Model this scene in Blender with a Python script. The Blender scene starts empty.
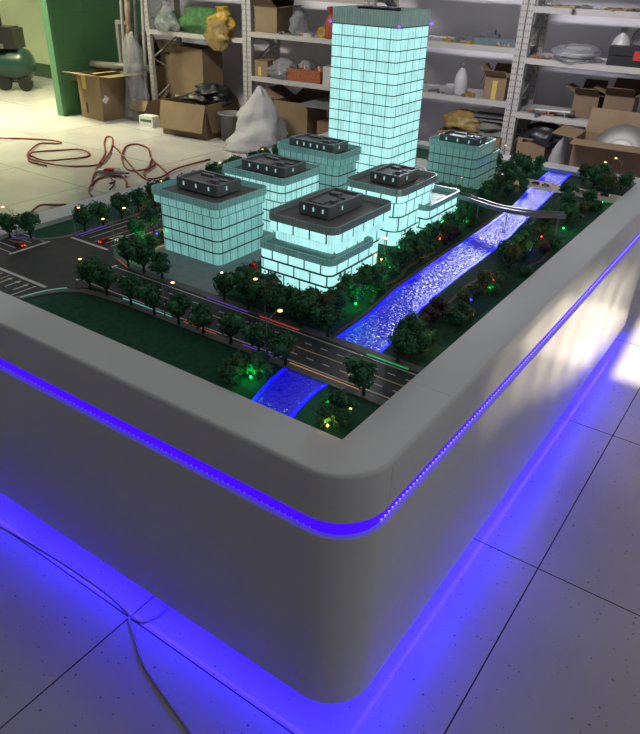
import bpy, math, random
from mathutils import Vector, Matrix, noise
random.seed(7)
PI = math.pi
sc = bpy.context.scene
col = sc.collection
# ------------------------------------------------------------------ camera
CAM = Vector((-0.8923652, -0.49401153, 1.72948009))
YAW, PITCH, ROLL, FPX = 0.5910913, 0.53300767, 0.03564517, 687.47
def make_camera():
    cy, sy, cp, sp = math.cos(YAW), math.sin(YAW), math.cos(PITCH), math.sin(PITCH)
    f = Vector((cy*cp, sy*cp, -sp)); r = Vector((sy, -cy, 0)); u = r.cross(f)
    cr, sr = math.cos(ROLL), math.sin(ROLL)
    r2 = r*cr + u*sr; u2 = u*cr - r*sr
    cd = bpy.data.cameras.new('camera'); co = bpy.data.objects.new('camera', cd); col.objects.link(co)
    m = Matrix((r2, u2, -f)).transposed().to_4x4(); m.translation = CAM
    co.matrix_world = m
    cd.sensor_fit = 'HORIZONTAL'; cd.sensor_width = 36; cd.lens = FPX/640*36
    cd.clip_start = .01; cd.clip_end = 100
    sc.camera = co
make_camera()
# ------------------------------------------------------------------ world, sun, lamps, exposure
w = bpy.data.worlds.new('world'); sc.world = w; w.use_nodes = True
w.node_tree.nodes['Background'].inputs[0].default_value = (.97, .98, 1, 1)
w.node_tree.nodes['Background'].inputs[1].default_value = .30
def light(name, kind, loc, energy, color=(1,1,1), rot=None, **kw):
    d = bpy.data.lights.new(name, kind); d.energy = energy; d.color = color
    for k, v in kw.items(): setattr(d, k, v)
    o = bpy.data.objects.new(name, d); col.objects.link(o); o.location = loc
    if rot is not None: o.rotation_euler = rot
    return o
SUN = Vector((1, .045, -.41)).normalized()
so = light('sun', 'SUN', (-8, -1, 6), 24, (1, .88, .68), angle=math.radians(.6))
so.rotation_euler = SUN.to_track_quat('-Z', 'Y').to_euler()
light('left_room_fill', 'AREA', (3.8, 7.6, 3.29), 165, (1, .985, .60), (0, 0, 0), spread=1.9, shape='RECTANGLE', size=1.6, size_y=.6)  # added unseen light, brightens the left floor
light('far_left_fill', 'AREA', (4.9, 11.0, 3.29), 55, (1, .985, .66), (0, 0, 0), shape='RECTANGLE', size=1.2, size_y=.5)  # second added light, lifts the yellow-green wall
light('shelf_fill', 'AREA', (2.5, 1.3, 3.25), 28, (1, .97, 1), (0, -.92, 0), spread=1.4, shape='RECTANGLE', size=.3, size_y=1.2)  # added unseen fill for the right shelving
light('shelf_fill', 'AREA', (2.5, 4.9, 3.25), 27, (1, .97, .84), (0, -.92, 0), spread=1.4, shape='RECTANGLE', size=.3, size_y=1.2)  # added unseen fill for the left shelving
# low added spots in place of sunlight thrown back off the polished tiles
for tx, tz, en, ang in ((.85, .74, 10, 9), (1.1, .69, 18, 9), (1.35, .62, 26, 10), (1.6, .54, 34, 11), (1.85, .46, 40, 11), (2.1, .40, 40, 11), (2.4, .32, 34, 10)):
    p = Vector((tx-1.6, -2.6, .30)); g = light('glare_spot', 'SPOT', p, en*9.5, (1, .88, .68), spot_size=math.radians(ang), spot_blend=.85, shadow_soft_size=.03)
    g.rotation_euler = (Vector((tx, 0, tz))-p).to_track_quat('-Z', 'Y').to_euler()
vs = sc.view_settings
vs.view_transform = 'Standard'; vs.look = 'None'; vs.gamma = 1; vs.use_curve_mapping = False; vs.exposure = 0
# ------------------------------------------------------------------ materials
def lin(r, g, b):
    f = lambda c: (c/255/12.92) if c/255 <= .04045 else ((c/255+.055)/1.055)**2.4
    return (f(r), f(g), f(b))
def mat(name, c, rough=.6, metal=0, em=None, es=0, vary=0, vscale=8, bump=0, bscale=40, alpha=1, ior=1.45, coat=0, trans=0, dark=None):
    m = bpy.data.materials.new(name); m.use_nodes = True
    nt = m.node_tree; b = nt.nodes['Principled BSDF']; N = nt.nodes.new; L = nt.links.new
    b.inputs['Base Color'].default_value = (*c, 1); b.inputs['Roughness'].default_value = rough
    b.inputs['Metallic'].default_value = metal; b.inputs['IOR'].default_value = ior
    b.inputs['Coat Weight'].default_value = coat; b.inputs['Alpha'].default_value = alpha
    b.inputs['Transmission Weight'].default_value = trans
    if em: b.inputs['Emission Color'].default_value = (*em, 1); b.inputs['Emission Strength'].default_value = es
    if vary or bump:
        tc = N('ShaderNodeTexCoord')
    if vary:
        n = N('ShaderNodeTexNoise'); n.inputs['Scale'].default_value = vscale; n.inputs['Detail'].default_value = 4
        L(tc.outputs['Object'], n.inputs['Vector'])
        r = N('ShaderNodeValToRGB'); L(n.outputs['Fac'], r.inputs['Fac'])
        d = dark or tuple(x*(1-vary) for x in c)
        r.color_ramp.elements[0].position = .35; r.color_ramp.elements[0].color = (*d, 1)
        r.color_ramp.elements[1].position = .65; r.color_ramp.elements[1].color = (*[min(1, x*(1+vary*.4)) for x in c], 1)
        L(r.outputs['Color'], b.inputs['Base Color'])
    if bump:
        n2 = N('ShaderNodeTexNoise'); n2.inputs['Scale'].default_value = bscale; n2.inputs['Detail'].default_value = 3
        L(tc.outputs['Object'], n2.inputs['Vector'])
        bp = N('ShaderNodeBump'); bp.inputs['Strength'].default_value = bump; bp.inputs['Distance'].default_value = .01
        L(n2.outputs['Fac'], bp.inputs['Height']); L(bp.outputs['Normal'], b.inputs['Normal'])
    return m
class MT: pass
def floor_mat():
    m = mat('floor_tile', (.45, .43, .41), rough=.16)
    nt = m.node_tree; b = nt.nodes['Principled BSDF']; N = nt.nodes.new; L = nt.links.new
    tc = N('ShaderNodeTexCoord'); mp = N('ShaderNodeMapping'); mp.inputs['Location'].default_value = (.04/.94, .20/.94, 0)
    mp.inputs['Scale'].default_value = (1/.94, 1/.94, 1); L(tc.outputs['Object'], mp.inputs['Vector'])
    s = N('ShaderNodeSeparateXYZ'); L(mp.outputs['Vector'], s.inputs['Vector'])
    masks = []
    for ax in ('X', 'Y'):
        fr = N('ShaderNodeMath'); fr.operation = 'FRACT'; L(s.outputs[ax], fr.inputs[0])
        lt = N('ShaderNodeMath'); lt.operation = 'LESS_THAN'; lt.inputs[1].default_value = .0048; L(fr.outputs[0], lt.inputs[0]); masks.append(lt)
    mx = N('ShaderNodeMath'); mx.operation = 'MAXIMUM'; L(masks[0].outputs[0], mx.inputs[0]); L(masks[1].outputs[0], mx.inputs[1])
    n = N('ShaderNodeTexNoise'); n.inputs['Scale'].default_value = 1.7; n.inputs['Detail'].default_value = 5; L(tc.outputs['Object'], n.inputs['Vector'])
    r = N('ShaderNodeValToRGB'); L(n.outputs['Fac'], r.inputs['Fac'])
    r.color_ramp.elements[0].position = .3; r.color_ramp.elements[0].color = (.42, .395, .39, 1)
    r.color_ramp.elements[1].position = .7; r.color_ramp.elements[1].color = (.52, .49, .48, 1)
    sp = N('ShaderNodeTexNoise'); sp.inputs['Scale'].default_value = 75; sp.inputs['Detail'].default_value = 1; L(tc.outputs['Object'], sp.inputs['Vector'])
    g = N('ShaderNodeMath'); g.operation = 'GREATER_THAN'; g.inputs[1].default_value = .73; L(sp.outputs['Fac'], g.inputs[0])
    m1 = N('ShaderNodeMix'); m1.data_type = 'RGBA'; L(g.outputs[0], m1.inputs['Factor']); L(r.outputs['Color'], m1.inputs[6]); m1.inputs[7].default_value = (.16, .15, .14, 1)
    m2 = N('ShaderNodeMix'); m2.data_type = 'RGBA'; L(mx.outputs[0], m2.inputs['Factor']); L(m1.outputs[2], m2.inputs[6]); m2.inputs[7].default_value = (.03, .028, .028, 1)
    L(m2.outputs[2], b.inputs['Base Color'])
    rr = N('ShaderNodeMapRange'); rr.inputs['To Min'].default_value = .06; rr.inputs['To Max'].default_value = .18; L(n.outputs['Fac'], rr.inputs['Value'])
    L(rr.outputs[0], b.inputs['Roughness'])
    return m
def facade_mat(name, glow, strength, base, panel=.012, wide=0, stagger=False, frame=(.04, .09, .09), fh=.04, dim=0):
    """backlit facade glass; UV = metres round the perimeter, metres up"""
    m = mat(name, base, rough=.18)
    nt = m.node_tree; b = nt.nodes['Principled BSDF']; N = nt.nodes.new; L = nt.links.new
    uv = N('ShaderNodeUVMap'); s = N('ShaderNodeSeparateXYZ'); L(uv.outputs['UV'], s.inputs['Vector'])
    def M(op, a, b_=None, c=None):
        n = N('ShaderNodeMath'); n.operation = op
        for i, v in enumerate((a, b_)):
            if v is None: continue
            if isinstance(v, (int, float)): n.inputs[i].default_value = v
            else: L(v, n.inputs[i])
        return n.outputs[0]
    x, y = s.outputs['X'], s.outputs['Y']
    row = M('FLOOR', y)
    sub = M('LESS_THAN', M('FRACT', M('DIVIDE', x, panel)), .16)         # fine mullions
    fac = M('MULTIPLY', sub, .22 if stagger else .38)
    if wide:
        xs = M('ADD', M('DIVIDE', x, wide), M('MULTIPLY', row, .37)) if stagger else M('DIVIDE', x, wide)
        big = M('LESS_THAN', M('FRACT', xs), .0050/wide)
        fac = M('MAXIMUM', fac, M('MULTIPLY', big, .96 if stagger else .6))
    # curtains and rooms: brightness differs panel by panel
    cx = N('ShaderNodeCombineXYZ'); L(M('FLOOR', M('DIVIDE', x, panel)), cx.inputs[0]); L(row, cx.inputs[1])
    wn = N('ShaderNodeTexWhiteNoise'); wn.noise_dimensions = '2D'; L(cx.outputs[0], wn.inputs['Vector'])
    nz = N('ShaderNodeTexNoise'); nz.inputs['Scale'].default_value = 16; cz = N('ShaderNodeCombineXYZ'); L(x, cz.inputs[0]); L(M('MULTIPLY', y, .04), cz.inputs[1]); L(cz.outputs[0], nz.inputs['Vector'])
    br = M('ADD', M('MULTIPLY', wn.outputs['Value'], .16), M('ADD', M('MULTIPLY', nz.outputs['Fac'], .55), .62))
    mx = N('ShaderNodeMix'); mx.data_type = 'RGBA'; L(fac, mx.inputs['Factor']); mx.inputs[6].default_value = (*glow, 1); mx.inputs[7].default_value = (*[g*.04 for g in glow], 1)
    L(mx.outputs[2], b.inputs['Emission Color']); L(M('MULTIPLY', br, strength), b.inputs['Emission Strength'])
    mb = N('ShaderNodeMix'); mb.data_type = 'RGBA'; L(fac, mb.inputs['Factor']); mb.inputs[6].default_value = (*base, 1); mb.inputs[7].default_value = (*frame, 1)
    L(mb.outputs[2], b.inputs['Base Color'])
    return m
def water_mat():
    m = mat('lit_river_water', (.003, .003, .06), rough=.02, ior=1.75)
    nt = m.node_tree; b = nt.nodes['Principled BSDF']; N = nt.nodes.new; L = nt.links.new
    b.inputs['Emission Color'].default_value = (.010, .002, 1, 1); b.inputs['Emission Strength'].default_value = .42
    tc = N('ShaderNodeTexCoord')
    n = N('ShaderNodeTexNoise'); n.inputs['Scale'].default_value = 80; n.inputs['Detail'].default_value = 3; n.inputs['Distortion'].default_value = .6
    L(tc.outputs['Object'], n.inputs['Vector'])
    bp = N('ShaderNodeBump'); bp.inputs['Strength'].default_value = .9; bp.inputs['Distance'].default_value = .0075
    L(n.outputs['Fac'], bp.inputs['Height']); L(bp.outputs['Normal'], b.inputs['Normal'])
    return m
def foliage_mat(name, c):
    m = mat(name, c, rough=.75)
    nt = m.node_tree; b = nt.nodes['Principled BSDF']; N = nt.nodes.new; L = nt.links.new
    g = N('ShaderNodeNewGeometry'); r = N('ShaderNodeValToRGB'); L(g.outputs['Random Per Island'], r.inputs['Fac'])
    r.color_ramp.elements[0].color = (*[x*.45 for x in c], 1); r.color_ramp.elements[1].color = (*[x*1.55 for x in c], 1)
    L(r.outputs['Color'], b.inputs['Base Color'])
    return m
A = {}
A['floor'] = floor_mat()
A['wall'] = mat('lilac_grey_plaster', (.78, .75, .82), .8, vary=.08, vscale=1.5, bump=.1, bscale=60)
A['rear_wall'] = mat('dim_grey_rear_wall', (.16, .15, .18), .9)  # unseen wall, coloured dark to cut light bounced onto the table
A['yellow_wall'] = mat('yellow_green_painted_wall', (.66, .74, .46), .7, vary=.12, vscale=1.2)
A['green_panel'] = mat('green_partition_panel', (.075, .20, .085), .55, vary=.12, vscale=3)
A['green_edge'] = mat('light_green_partition_edge', (.09, .22, .12), .5)
A['dark_green'] = mat('dark_green_skirting', (.06, .12, .06), .6)
A['white_gloss'] = mat('white_gloss_lacquer', (.72, .72, .71), .14, ior=1.40, vary=.03, vscale=2)
A['rim_gloss'] = A['white_gloss']
A['seam'] = mat('grey_joint', (.55, .55, .54), .3)
A['plinth'] = mat('white_plinth', (.5, .5, .5), .5)
A['blue_led'] = mat('blue_led_ribbon', (.02, .02, .1), .5, em=(.012, .001, 1), es=88)
A['groove_led'] = mat('blue_violet_led_groove', (.02, .01, .2), .5, em=(.045, .001, 1), es=1.25)
A['led_dot'] = mat('led_dot', (.5, .5, .6), .4, em=(.40, .28, 1), es=2.6)
A['led_dot_dim'] = mat('dim_led_dot', (.2, .2, .4), .4, em=(.13, .08, 1), es=1.1)  # same LEDs as the bright ones, fainter oblique view put into the glow
A['base_dot'] = mat('bright_led_dot', (.2, .2, .4), .4, em=(.10, .06, 1), es=45)
A['grass'] = mat('model_grass', (.014, .105, .055), .95, vary=.25, vscale=60, bump=.5, bscale=900)
A['grass_dark'] = mat('model_groundcover', (.012, .06, .03), .95, vary=.3, vscale=60, bump=.5, bscale=900)
A['asphalt'] = mat('model_asphalt', (.045, .044, .047), .6, vary=.15, vscale=30)
A['pavement'] = mat('model_pavement', (.17, .165, .155), .7, vary=.15, vscale=60)
A['plaza'] = mat('grey_plaza_paving', (.27, .29, .29), .5, vary=.1, vscale=30)
A['pale_road'] = mat('pale_beige_road', (.50, .45, .38), .6, vary=.12, vscale=40)  # paved pale because lit: light on the road put into its colour
A['soil'] = mat('brown_path', (.12, .085, .06), .9, vary=.3, vscale=60)
A['marking'] = mat('white_road_paint', (.75, .73, .68), .6)
A['marking_y'] = mat('yellow_road_paint', (.70, .50, .22), .6)
A['water'] = water_mat()
A['led_edge'] = mat('river_edge_led', (.02, .02, .5), .4, em=(.004, .004, 1), es=1.6)
A['slab'] = mat('grey_model_slab', (.13, .15, .15), .75)
A['slab_dark'] = mat('dark_grey_model_slab', (.045, .05, .055), .45)
A['roof'] = mat('taupe_model_roof', (.20, .185, .18), .6)
A['roof_dark'] = mat('black_grey_penthouse', (.25, .265, .265), .5)
A['roof_well'] = mat('grey_roof_well', (.22, .21, .21), .5)
A['pent_window'] = mat('lit_small_window', (.3, .5, .5), .4, em=(.45, .85, .85), es=.6)
A['tower_cap'] = mat('grey_green_glass_cap', (.22, .32, .29), .3, em=(.15, .45, .40), es=.08)
A['terrace'] = mat('pale_teal_terrace', (.20, .34, .33), .4)
CY = (.34, .80, .76)
A['f_tower'] = facade_mat('tower_lit_facade', (.47, .93, .90), 1.0, (.08, .2, .2), panel=.0145, wide=.058)
A['f_b1'] = facade_mat('dim_lit_facade', CY, .50, (.09, .18, .17), panel=.0125, wide=.0375)
A['f_b2'] = facade_mat('bright_lit_facade', (.42, .86, .82), .85, (.08, .2, .2), panel=.011, wide=.033)
A['f_b3'] = facade_mat('framed_lit_facade', (.47, .94, .92), 1.03, (.08, .2, .2), panel=.0105, wide=.062, stagger=True, frame=(.02, .025, .03), fh=.0405)
A['f_plain'] = facade_mat('clear_lit_facade', (.47, .94, .92), 1.0, (.08, .2, .2), panel=.0105)
A['f_b5'] = facade_mat('mid_lit_facade', CY, .30, (.09, .18, .17), panel=.0105, wide=.0315)
A['f_b6'] = facade_mat('faint_lit_facade', (.36,.8,.7), .20, (.14, .22, .20), panel=.0105, wide=.0315)
def glass_band(n, c, e): return facade_mat(n, c, e, (.10, .16, .15), panel=.0125, wide=0, frame=(.03, .05, .05))
A['par_teal'] = glass_band('teal_glass_parapet', CY, .17)
A['par_dark'] = glass_band('grey_glass_parapet', (.6,.8,.76), .07)
A['crown'] = foliage_mat('dark_green_foliage', (.045, .17, .065))
A['crown2'] = foliage_mat('mid_green_foliage', (.05, .17, .05))
A['crown3'] = foliage_mat('brown_purple_foliage', (.10, .055, .055))
A['crown4'] = foliage_mat('olive_foliage', (.085, .12, .035))
A['crown_red'] = foliage_mat('red_foliage', (.5, .05, .02))
A['trunk'] = mat('model_trunk', (.035, .04, .025), .8)
A['lamp_pole'] = mat('grey_lamp_pole', (.33, .33, .33), .4)
A['warm_lamp'] = mat('warm_lamp_glow', (.8, .5, .2), .4, em=(1, .50, .16), es=3.4)
A['pale_lamp'] = mat('pale_lamp_glow', (.8, .7, .5), .4, em=(1, .75, .42), es=3.0)
for n, c in dict(green=(.0, 1, .22), blue=(.05, .05, 1), yellow=(1, .62, .12), red=(1, .07, .03), violet=(.2, .05, 1), cyan=(.25, .95, .85), orange=(1, .45, .2), white=(.8, .9, 1)).items():
    A['led_'+n] = mat(n+'_led', c, .4, em=c, es=4)
    A['kerb_'+n] = mat(n+'_kerb_light', tuple(.4*x+.1 for x in c), .4, em=c, es=.34)
A['card'] = mat('brown_cardboard', (.22, .155, .088), .8, vary=.12, vscale=5, bump=.12, bscale=25)
A['card_dark'] = mat('worn_brown_cardboard', (.17, .115, .07), .8, vary=.15, vscale=5)
A['tape'] = mat('yellow_tape', (.52, .38, .10), .4)
A['shelf'] = mat('grey_white_painted_steel', (.40, .385, .36), .4, vary=.05)
def post_mat():
    m = mat('slotted_painted_steel', (.40, .385, .36), .4); nt = m.node_tree; b = nt.nodes['Principled BSDF']; N = nt.nodes.new; L = nt.links.new
    tc = N('ShaderNodeTexCoord'); s = N('ShaderNodeSeparateXYZ'); L(tc.outputs['Object'], s.inputs[0])
    def M(op, a, v):
        n = N('ShaderNodeMath'); n.operation = op
        for i, q in enumerate((a, v)):
            if isinstance(q, (int, float)): n.inputs[i].default_value = q
            else: L(q, n.inputs[i])
        return n.outputs[0]
    def band(q, lo, hi): return M('MULTIPLY', M('GREATER_THAN', q, lo), M('LESS_THAN', q, hi))
    f = M('FRACT', M('MULTIPLY', s.outputs['Z'], 20), 0)
    sl = M('MULTIPLY', band(f, .3, .58), M('ADD', band(s.outputs['Y'], .008, .019), band(s.outputs['Y'], .031, .042)))
    x = N('ShaderNodeMix'); x.data_type = 'RGBA'; L(sl, x.inputs['Factor']); x.inputs[6].default_value = (.40, .385, .36, 1); x.inputs[7].default_value = (.12, .12, .12, 1)
    L(x.outputs[2], b.inputs['Base Color']); return m
A['post'] = post_mat()
A['hole'] = mat('black_slot', (.02, .02, .02), .8)
A['shelf_in'] = mat('grey_shelf_deck', (.33, .32, .33), .6)
A['red_hose'] = mat('red_brown_rubber_hose', (.20, .035, .025), .45)
A['black'] = mat('black_plastic', (.018, .018, .02), .4)
A['comp_green'] = mat('dark_green_painted_steel', (.018, .05, .042), .3)
A['white_pl'] = mat('white_plastic', (.42, .41, .40), .35)
A['white_bag'] = mat('white_woven_bag', (.42, .415, .42), .6, bump=.9, bscale=14, vary=.08)
A['print'] = mat('dark_print', (.05, .05, .06), .7)
A['grey_pl'] = mat('grey_plastic_film', (.17, .17, .155), .3, bump=.8, bscale=14, vary=.2, vscale=6)
A['clear'] = mat('clear_plastic_film', (.36, .37, .40), .25, alpha=.42, bump=.8, bscale=18)
A['grey_dk'] = mat('dark_grey_item', (.10, .11, .12), .5, vary=.3, vscale=20)
A['grey_blue'] = mat('grey_blue_item', (.12, .16, .18), .5, vary=.2, vscale=20)
A['metal'] = mat('brushed_metal', (.16, .155, .15), .5, metal=.6)
A['green_net'] = mat('green_net_sack', (.06, .16, .05), .8, vary=.4, vscale=22, bump=.6, bscale=60)
A['yellow_bag'] = mat('yellow_plastic_bag', (.36, .23, .02), .4, vary=.3, vscale=10, bump=.8, bscale=18)
A['tan_bag'] = mat('tan_plastic_bag', (.26, .18, .06), .5, vary=.35, vscale=12, bump=.7, bscale=20)
A['orange_net'] = mat('orange_mesh', (.30, .09, .035), .7, vary=.5, vscale=70)
A['red_pl'] = mat('red_plastic', (.42, .035, .025), .4)
A['red_can'] = mat('red_brown_plastic', (.30, .06, .04), .45)
A['wood'] = mat('light_wood', (.40, .29, .15), .6, vary=.3, vscale=25)
A['rust'] = mat('rusty_painted_metal', (.40, .34, .28), .7, vary=.65, vscale=7, dark=(.16, .06, .025))
A['label'] = mat('white_paper_label', (.6, .6, .6), .6)
A['cable'] = mat('grey_white_cable', (.33, .32, .31), .45)
A['glint_glow'] = mat('glint_panel_glow', (.7, .75, .8), .4, em=(.92, .96, 1), es=55)  # glow of the added panel that sparkles on the river
A['car_white'] = mat('white_car_paint', (.7, .7, .7), .3)
A['car_red'] = mat('red_car_paint', (.5, .03, .02), .3)
A['car_dark'] = mat('dark_car_paint', (.04, .05, .06), .3)
A['tail'] = mat('red_tail_light', (.6, .02, .01), .4, em=(1, .05, .02), es=4)
A['tyre'] = mat('tyre', (.015, .015, .015), .8)
A['bridge'] = mat('grey_metal_footbridge', (.30, .31, .32), .4)
A['rail_glass'] = mat('pale_glass_rail', (.25, .30, .32), .2)
# ------------------------------------------------------------------ mesh helpers
class MB:
    def __init__(s): s.v = []; s.f = []; s.uv = None; s.mi = []
    def add(s, vs_, fs, mi=0):
        n = len(s.v); s.v += [tuple(p) for p in vs_]; s.f += [tuple(i+n for i in f) for f in fs]; s.mi += [mi]*len(fs); return s
    def box(s, x0, x1, y0, y1, z0, z1, mi=0, M=None):
        p = [Vector((x, y, z)) for z in (z0, z1) for (x, y) in ((x0, y0), (x1, y0), (x1, y1), (x0, y1))]
        if M: p = [M @ q for q in p]
        return s.add(p, [(3, 2, 1, 0), (4, 5, 6, 7), (0, 1, 5, 4), (1, 2, 6, 5), (2, 3, 7, 6), (3, 0, 4, 7)], mi)
    def prism(s, poly, z0, z1, mi=0):
        n = len(poly)
        a = sum(poly[i][0]*poly[(i+1) % n][1]-poly[(i+1) % n][0]*poly[i][1] for i in range(n))
        if a < 0: poly = poly[::-1]
        p = [(x, y, z0) for x, y in poly]+[(x, y, z1) for x, y in poly]
        return s.add(p, [tuple(range(n-1, -1, -1)), tuple(range(n, 2*n))]+[(i, (i+1) % n, n+(i+1) % n, n+i) for i in range(n)], mi)
    def ribbon(s, pts, wd, z0, z1, mi=0):
        L_, R_ = [], []
        for i, p in enumerate(pts):
            a = Vector(pts[max(0, i-1)]); b = Vector(pts[min(len(pts)-1, i+1)]); d = (b-a).normalized(); nrm = Vector((-d.y, d.x))*wd/2
            L_.append(Vector(p)+nrm); R_.append(Vector(p)-nrm)
        for i in range(len(pts)-1): s.prism([tuple(R_[i]), tuple(R_[i+1]), tuple(L_[i+1]), tuple(L_[i])], z0, z1, mi)
        return s
    def lathe(s, prof, n=16, c=(0, 0, 0), mi=0, M=None, sx=1, sy=1):
        vs_ = []; fs = []
        for r, z in prof:
            for k in range(n):
                a = 2*PI*k/n; q = Vector((c[0]+r*sx*math.cos(a), c[1]+r*sy*math.sin(a), c[2]+z)); vs_.append(M @ q if M else q)
        m = len(prof)
        for j in range(m-1):
            for k in range(n): fs.append((j*n+k, j*n+(k+1) % n, (j+1)*n+(k+1) % n, (j+1)*n+k))
        fs.append(tuple(range(n-1, -1, -1))); fs.append(tuple((m-1)*n+k for k in range(n)))
        return s.add(vs_, fs, mi)
    def tube(s, pts, r, n=8, mi=0):
        pts = [Vector(p) for p in pts]; rs = r if isinstance(r, (list, tuple)) else [r]*len(pts)
        vs_ = []; fs = []; up = Vector((0, 0, 1))
        for i, p in enumerate(pts):
            d = (pts[min(len(pts)-1, i+1)]-pts[max(0, i-1)]).normalized()
            a = up if abs(d.dot(up)) < .95 else Vector((1, 0, 0))
            x = d.cross(a).normalized(); y = x.cross(d)
            for k in range(n):
                t = 2*PI*k/n; vs_.append(p+(x*math.cos(t)+y*math.sin(t))*rs[i])
        for j in range(len(pts)-1):
            for k in range(n): fs.append((j*n+k, (j+1)*n+k, (j+1)*n+(k+1) % n, j*n+(k+1) % n))
        fs.append(tuple(range(n))); fs.append(tuple((len(pts)-1)*n+k for k in range(n-1, -1, -1)))
        return s.add(vs_, fs, mi)
    def ball(s, c, r, n=10, mi=0, sz=1):
        return s.lathe([(max(1e-4, r*math.sin(PI*j/n)), -r*sz*math.cos(PI*j/n)) for j in range(n+1)], n+2, c, mi)
    def build(s, name, m, parent=None, smooth=False, loc=None):
        me = bpy.data.meshes.new(name); me.from_pydata([tuple(p) for p in s.v], [], s.f)
        for x in (m if isinstance(m, (list, tuple)) else [m]): me.materials.append(x if not isinstance(x, str) else A[x])
        if any(s.mi): me.polygons.foreach_set('material_index', s.mi)
        if smooth: me.polygons.foreach_set('use_smooth', [True]*len(me.polygons))
        if s.uv:
            u = me.uv_layers.new(name='UVMap'); u.data.foreach_set('uv', [c for t in s.uv for c in t])
        me.update(); me.validate()
        o = bpy.data.objects.new(name, me); col.objects.link(o)
        if parent: o.parent = parent
        if loc: o.location = loc
        return o
def smooth_path(pts, k=6):
    P = [Vector(p) for p in pts]; out = []
    for i in range(len(P)-1):
        a, b, c, d = P[max(0, i-1)], P[i], P[i+1], P[min(len(P)-1, i+2)]
        for j in range(k):
            t = j/k; out.append(.5*((2*b)+(c-a)*t+(2*a-5*b+4*c-d)*t*t+(3*b-a-3*c+d)*t**3))
    out.append(P[-1]); return out
def tag(o, label=None, cat=None, group=None, kind=None):
    if label: o['label'] = label
    if cat: o['category'] = cat
    if group: o['group'] = group
    if kind: o['kind'] = kind
    return o
def empty(name, loc, label, cat, group=None, rz=0):
    o = bpy.data.objects.new(name, None); col.objects.link(o); o.location = loc; o.rotation_euler = (0, 0, rz)
    o.empty_display_size = .05
    return tag(o, label, cat, group)
def struct(name, mb, m, parent=None, smooth=False):
    o = mb.build(name, m, parent, smooth)
    if not parent: o['kind'] = 'structure'
    return o
def copy_tree(o, loc, rz, scale, label, group=None):
    r = o.copy(); col.objects.link(r); r.location = loc; r.rotation_euler = (0, 0, rz)
    if isinstance(scale, (int, float)): scale = (scale,)*3
    r.scale = scale; r['label'] = label
    if group: r['group'] = group
    for c in o.children:
        d = c.copy(); col.objects.link(d); d.parent = r
        for g in c.children:
            e = g.copy(); col.objects.link(e); e.parent = d
    return r
def rrect(x0, x1, y0, y1, r, k=6):
    out = []
    for cx, cy, a0 in ((x1-r, y0+r, -90), (x1-r, y1-r, 0), (x0+r, y1-r, 90), (x0+r, y0+r, 180)):
        for j in range(k+1):
            a = math.radians(a0+90*j/k); out.append((cx+r*math.cos(a), cy+r*math.sin(a)))
    return out
ORD = ['first', 'second', 'third', 'fourth', 'fifth', 'sixth', 'seventh', 'eighth', 'ninth', 'tenth', 'eleventh', 'twelfth', 'thirteenth', 'fourteenth', 'fifteenth', 'sixteenth', 'seventeenth', 'eighteenth', 'nineteenth', 'twentieth', 'twenty-first', 'twenty-second', 'twenty-third', 'twenty-fourth', 'twenty-fifth', 'twenty-sixth', 'twenty-seventh', 'twenty-eighth', 'twenty-ninth', 'thirtieth', 'thirty-first', 'thirty-second', 'thirty-third', 'thirty-fourth', 'thirty-fifth', 'thirty-sixth', 'thirty-seventh', 'thirty-eighth']
# shelf frame: s runs along the shelving, dep into the wall
KS = .065; NS = math.hypot(1, KS); SD = Vector((-KS, 1, 0))/NS; DD = Vector((1, KS, 0))/NS; SO = Vector((5.58, 0, 0)); SRZ = math.atan2(KS, 1)
def SP(s, z, dep=0.): return SO+SD*s+DD*dep+Vector((0, 0, z))
# local axes of a thing placed with rz=SRZ: x = into the wall, y = along the shelving (to the left in the photo)
# ------------------------------------------------------------------ room shell
struct('floor', MB().box(-4, 9, -5, 14, -.05, 0), 'floor')
WD = .85
def slab_on_shelf_plane(s0, s1, d0, d1, z0, z1):
    mb = MB(); q = [SP(s0, 0, d0), SP(s0, 0, d1), SP(s1, 0, d1), SP(s1, 0, d0)]
    return mb.prism([(p.x, p.y) for p in q], z0, z1)
bw = slab_on_shelf_plane(-4, 1.75, WD, WD+.15, 0, 4.6)
for a in ((2.75, 7.06, 0, 4.6), (1.75, 2.75, 0, 2.15), (1.75, 2.75, 2.75, 4.6)):
    o_ = slab_on_shelf_plane(a[0], a[1], WD, WD+.15, a[2], a[3]); bw.add(o_.v, o_.f)
struct('wall_back', bw, 'wall')
glint = slab_on_shelf_plane(1.75, 2.75, WD+.06, WD+.08, 2.15, 2.75)  # added glowing panel out of view, gives the river its glints
wo = struct('glint_panel', glint, 'glint_glow')
fr = MB()
for a in ((1.75, 2.75, 2.15, 2.18), (1.75, 2.75, 2.72, 2.75), (1.75, 1.78, 2.18, 2.72), (2.72, 2.75, 2.18, 2.72), (2.24, 2.26, 2.18, 2.72)):
    o_ = slab_on_shelf_plane(a[0], a[1], WD+.02, WD+.06, a[2], a[3]); fr.add(o_.v, o_.f)
struct('glint_panel_frame', fr, 'shelf', wo)
# unseen rear wall behind the camera, its height and slit shaped to confine sunlight
RW = MB()
ZL, ZH, VJ = 2.20, 2.60, -.30
for a in ((-5, 14, 0, ZL), (VJ, 14, ZL, ZH), (-5, -.80, ZL, ZH), (-5, 14, ZH, 9)):
    RW.box(-3.15, -3, a[0], a[1], a[2], a[3])
struct('wall_rear', RW, 'rear_wall')
w2 = struct('window_2', MB().box(-3.1, -3.04, -.80, VJ, ZL, ZL+.012).box(-3.1, -3.04, -.80, VJ, ZH-.012, ZH), 'shelf')
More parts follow.
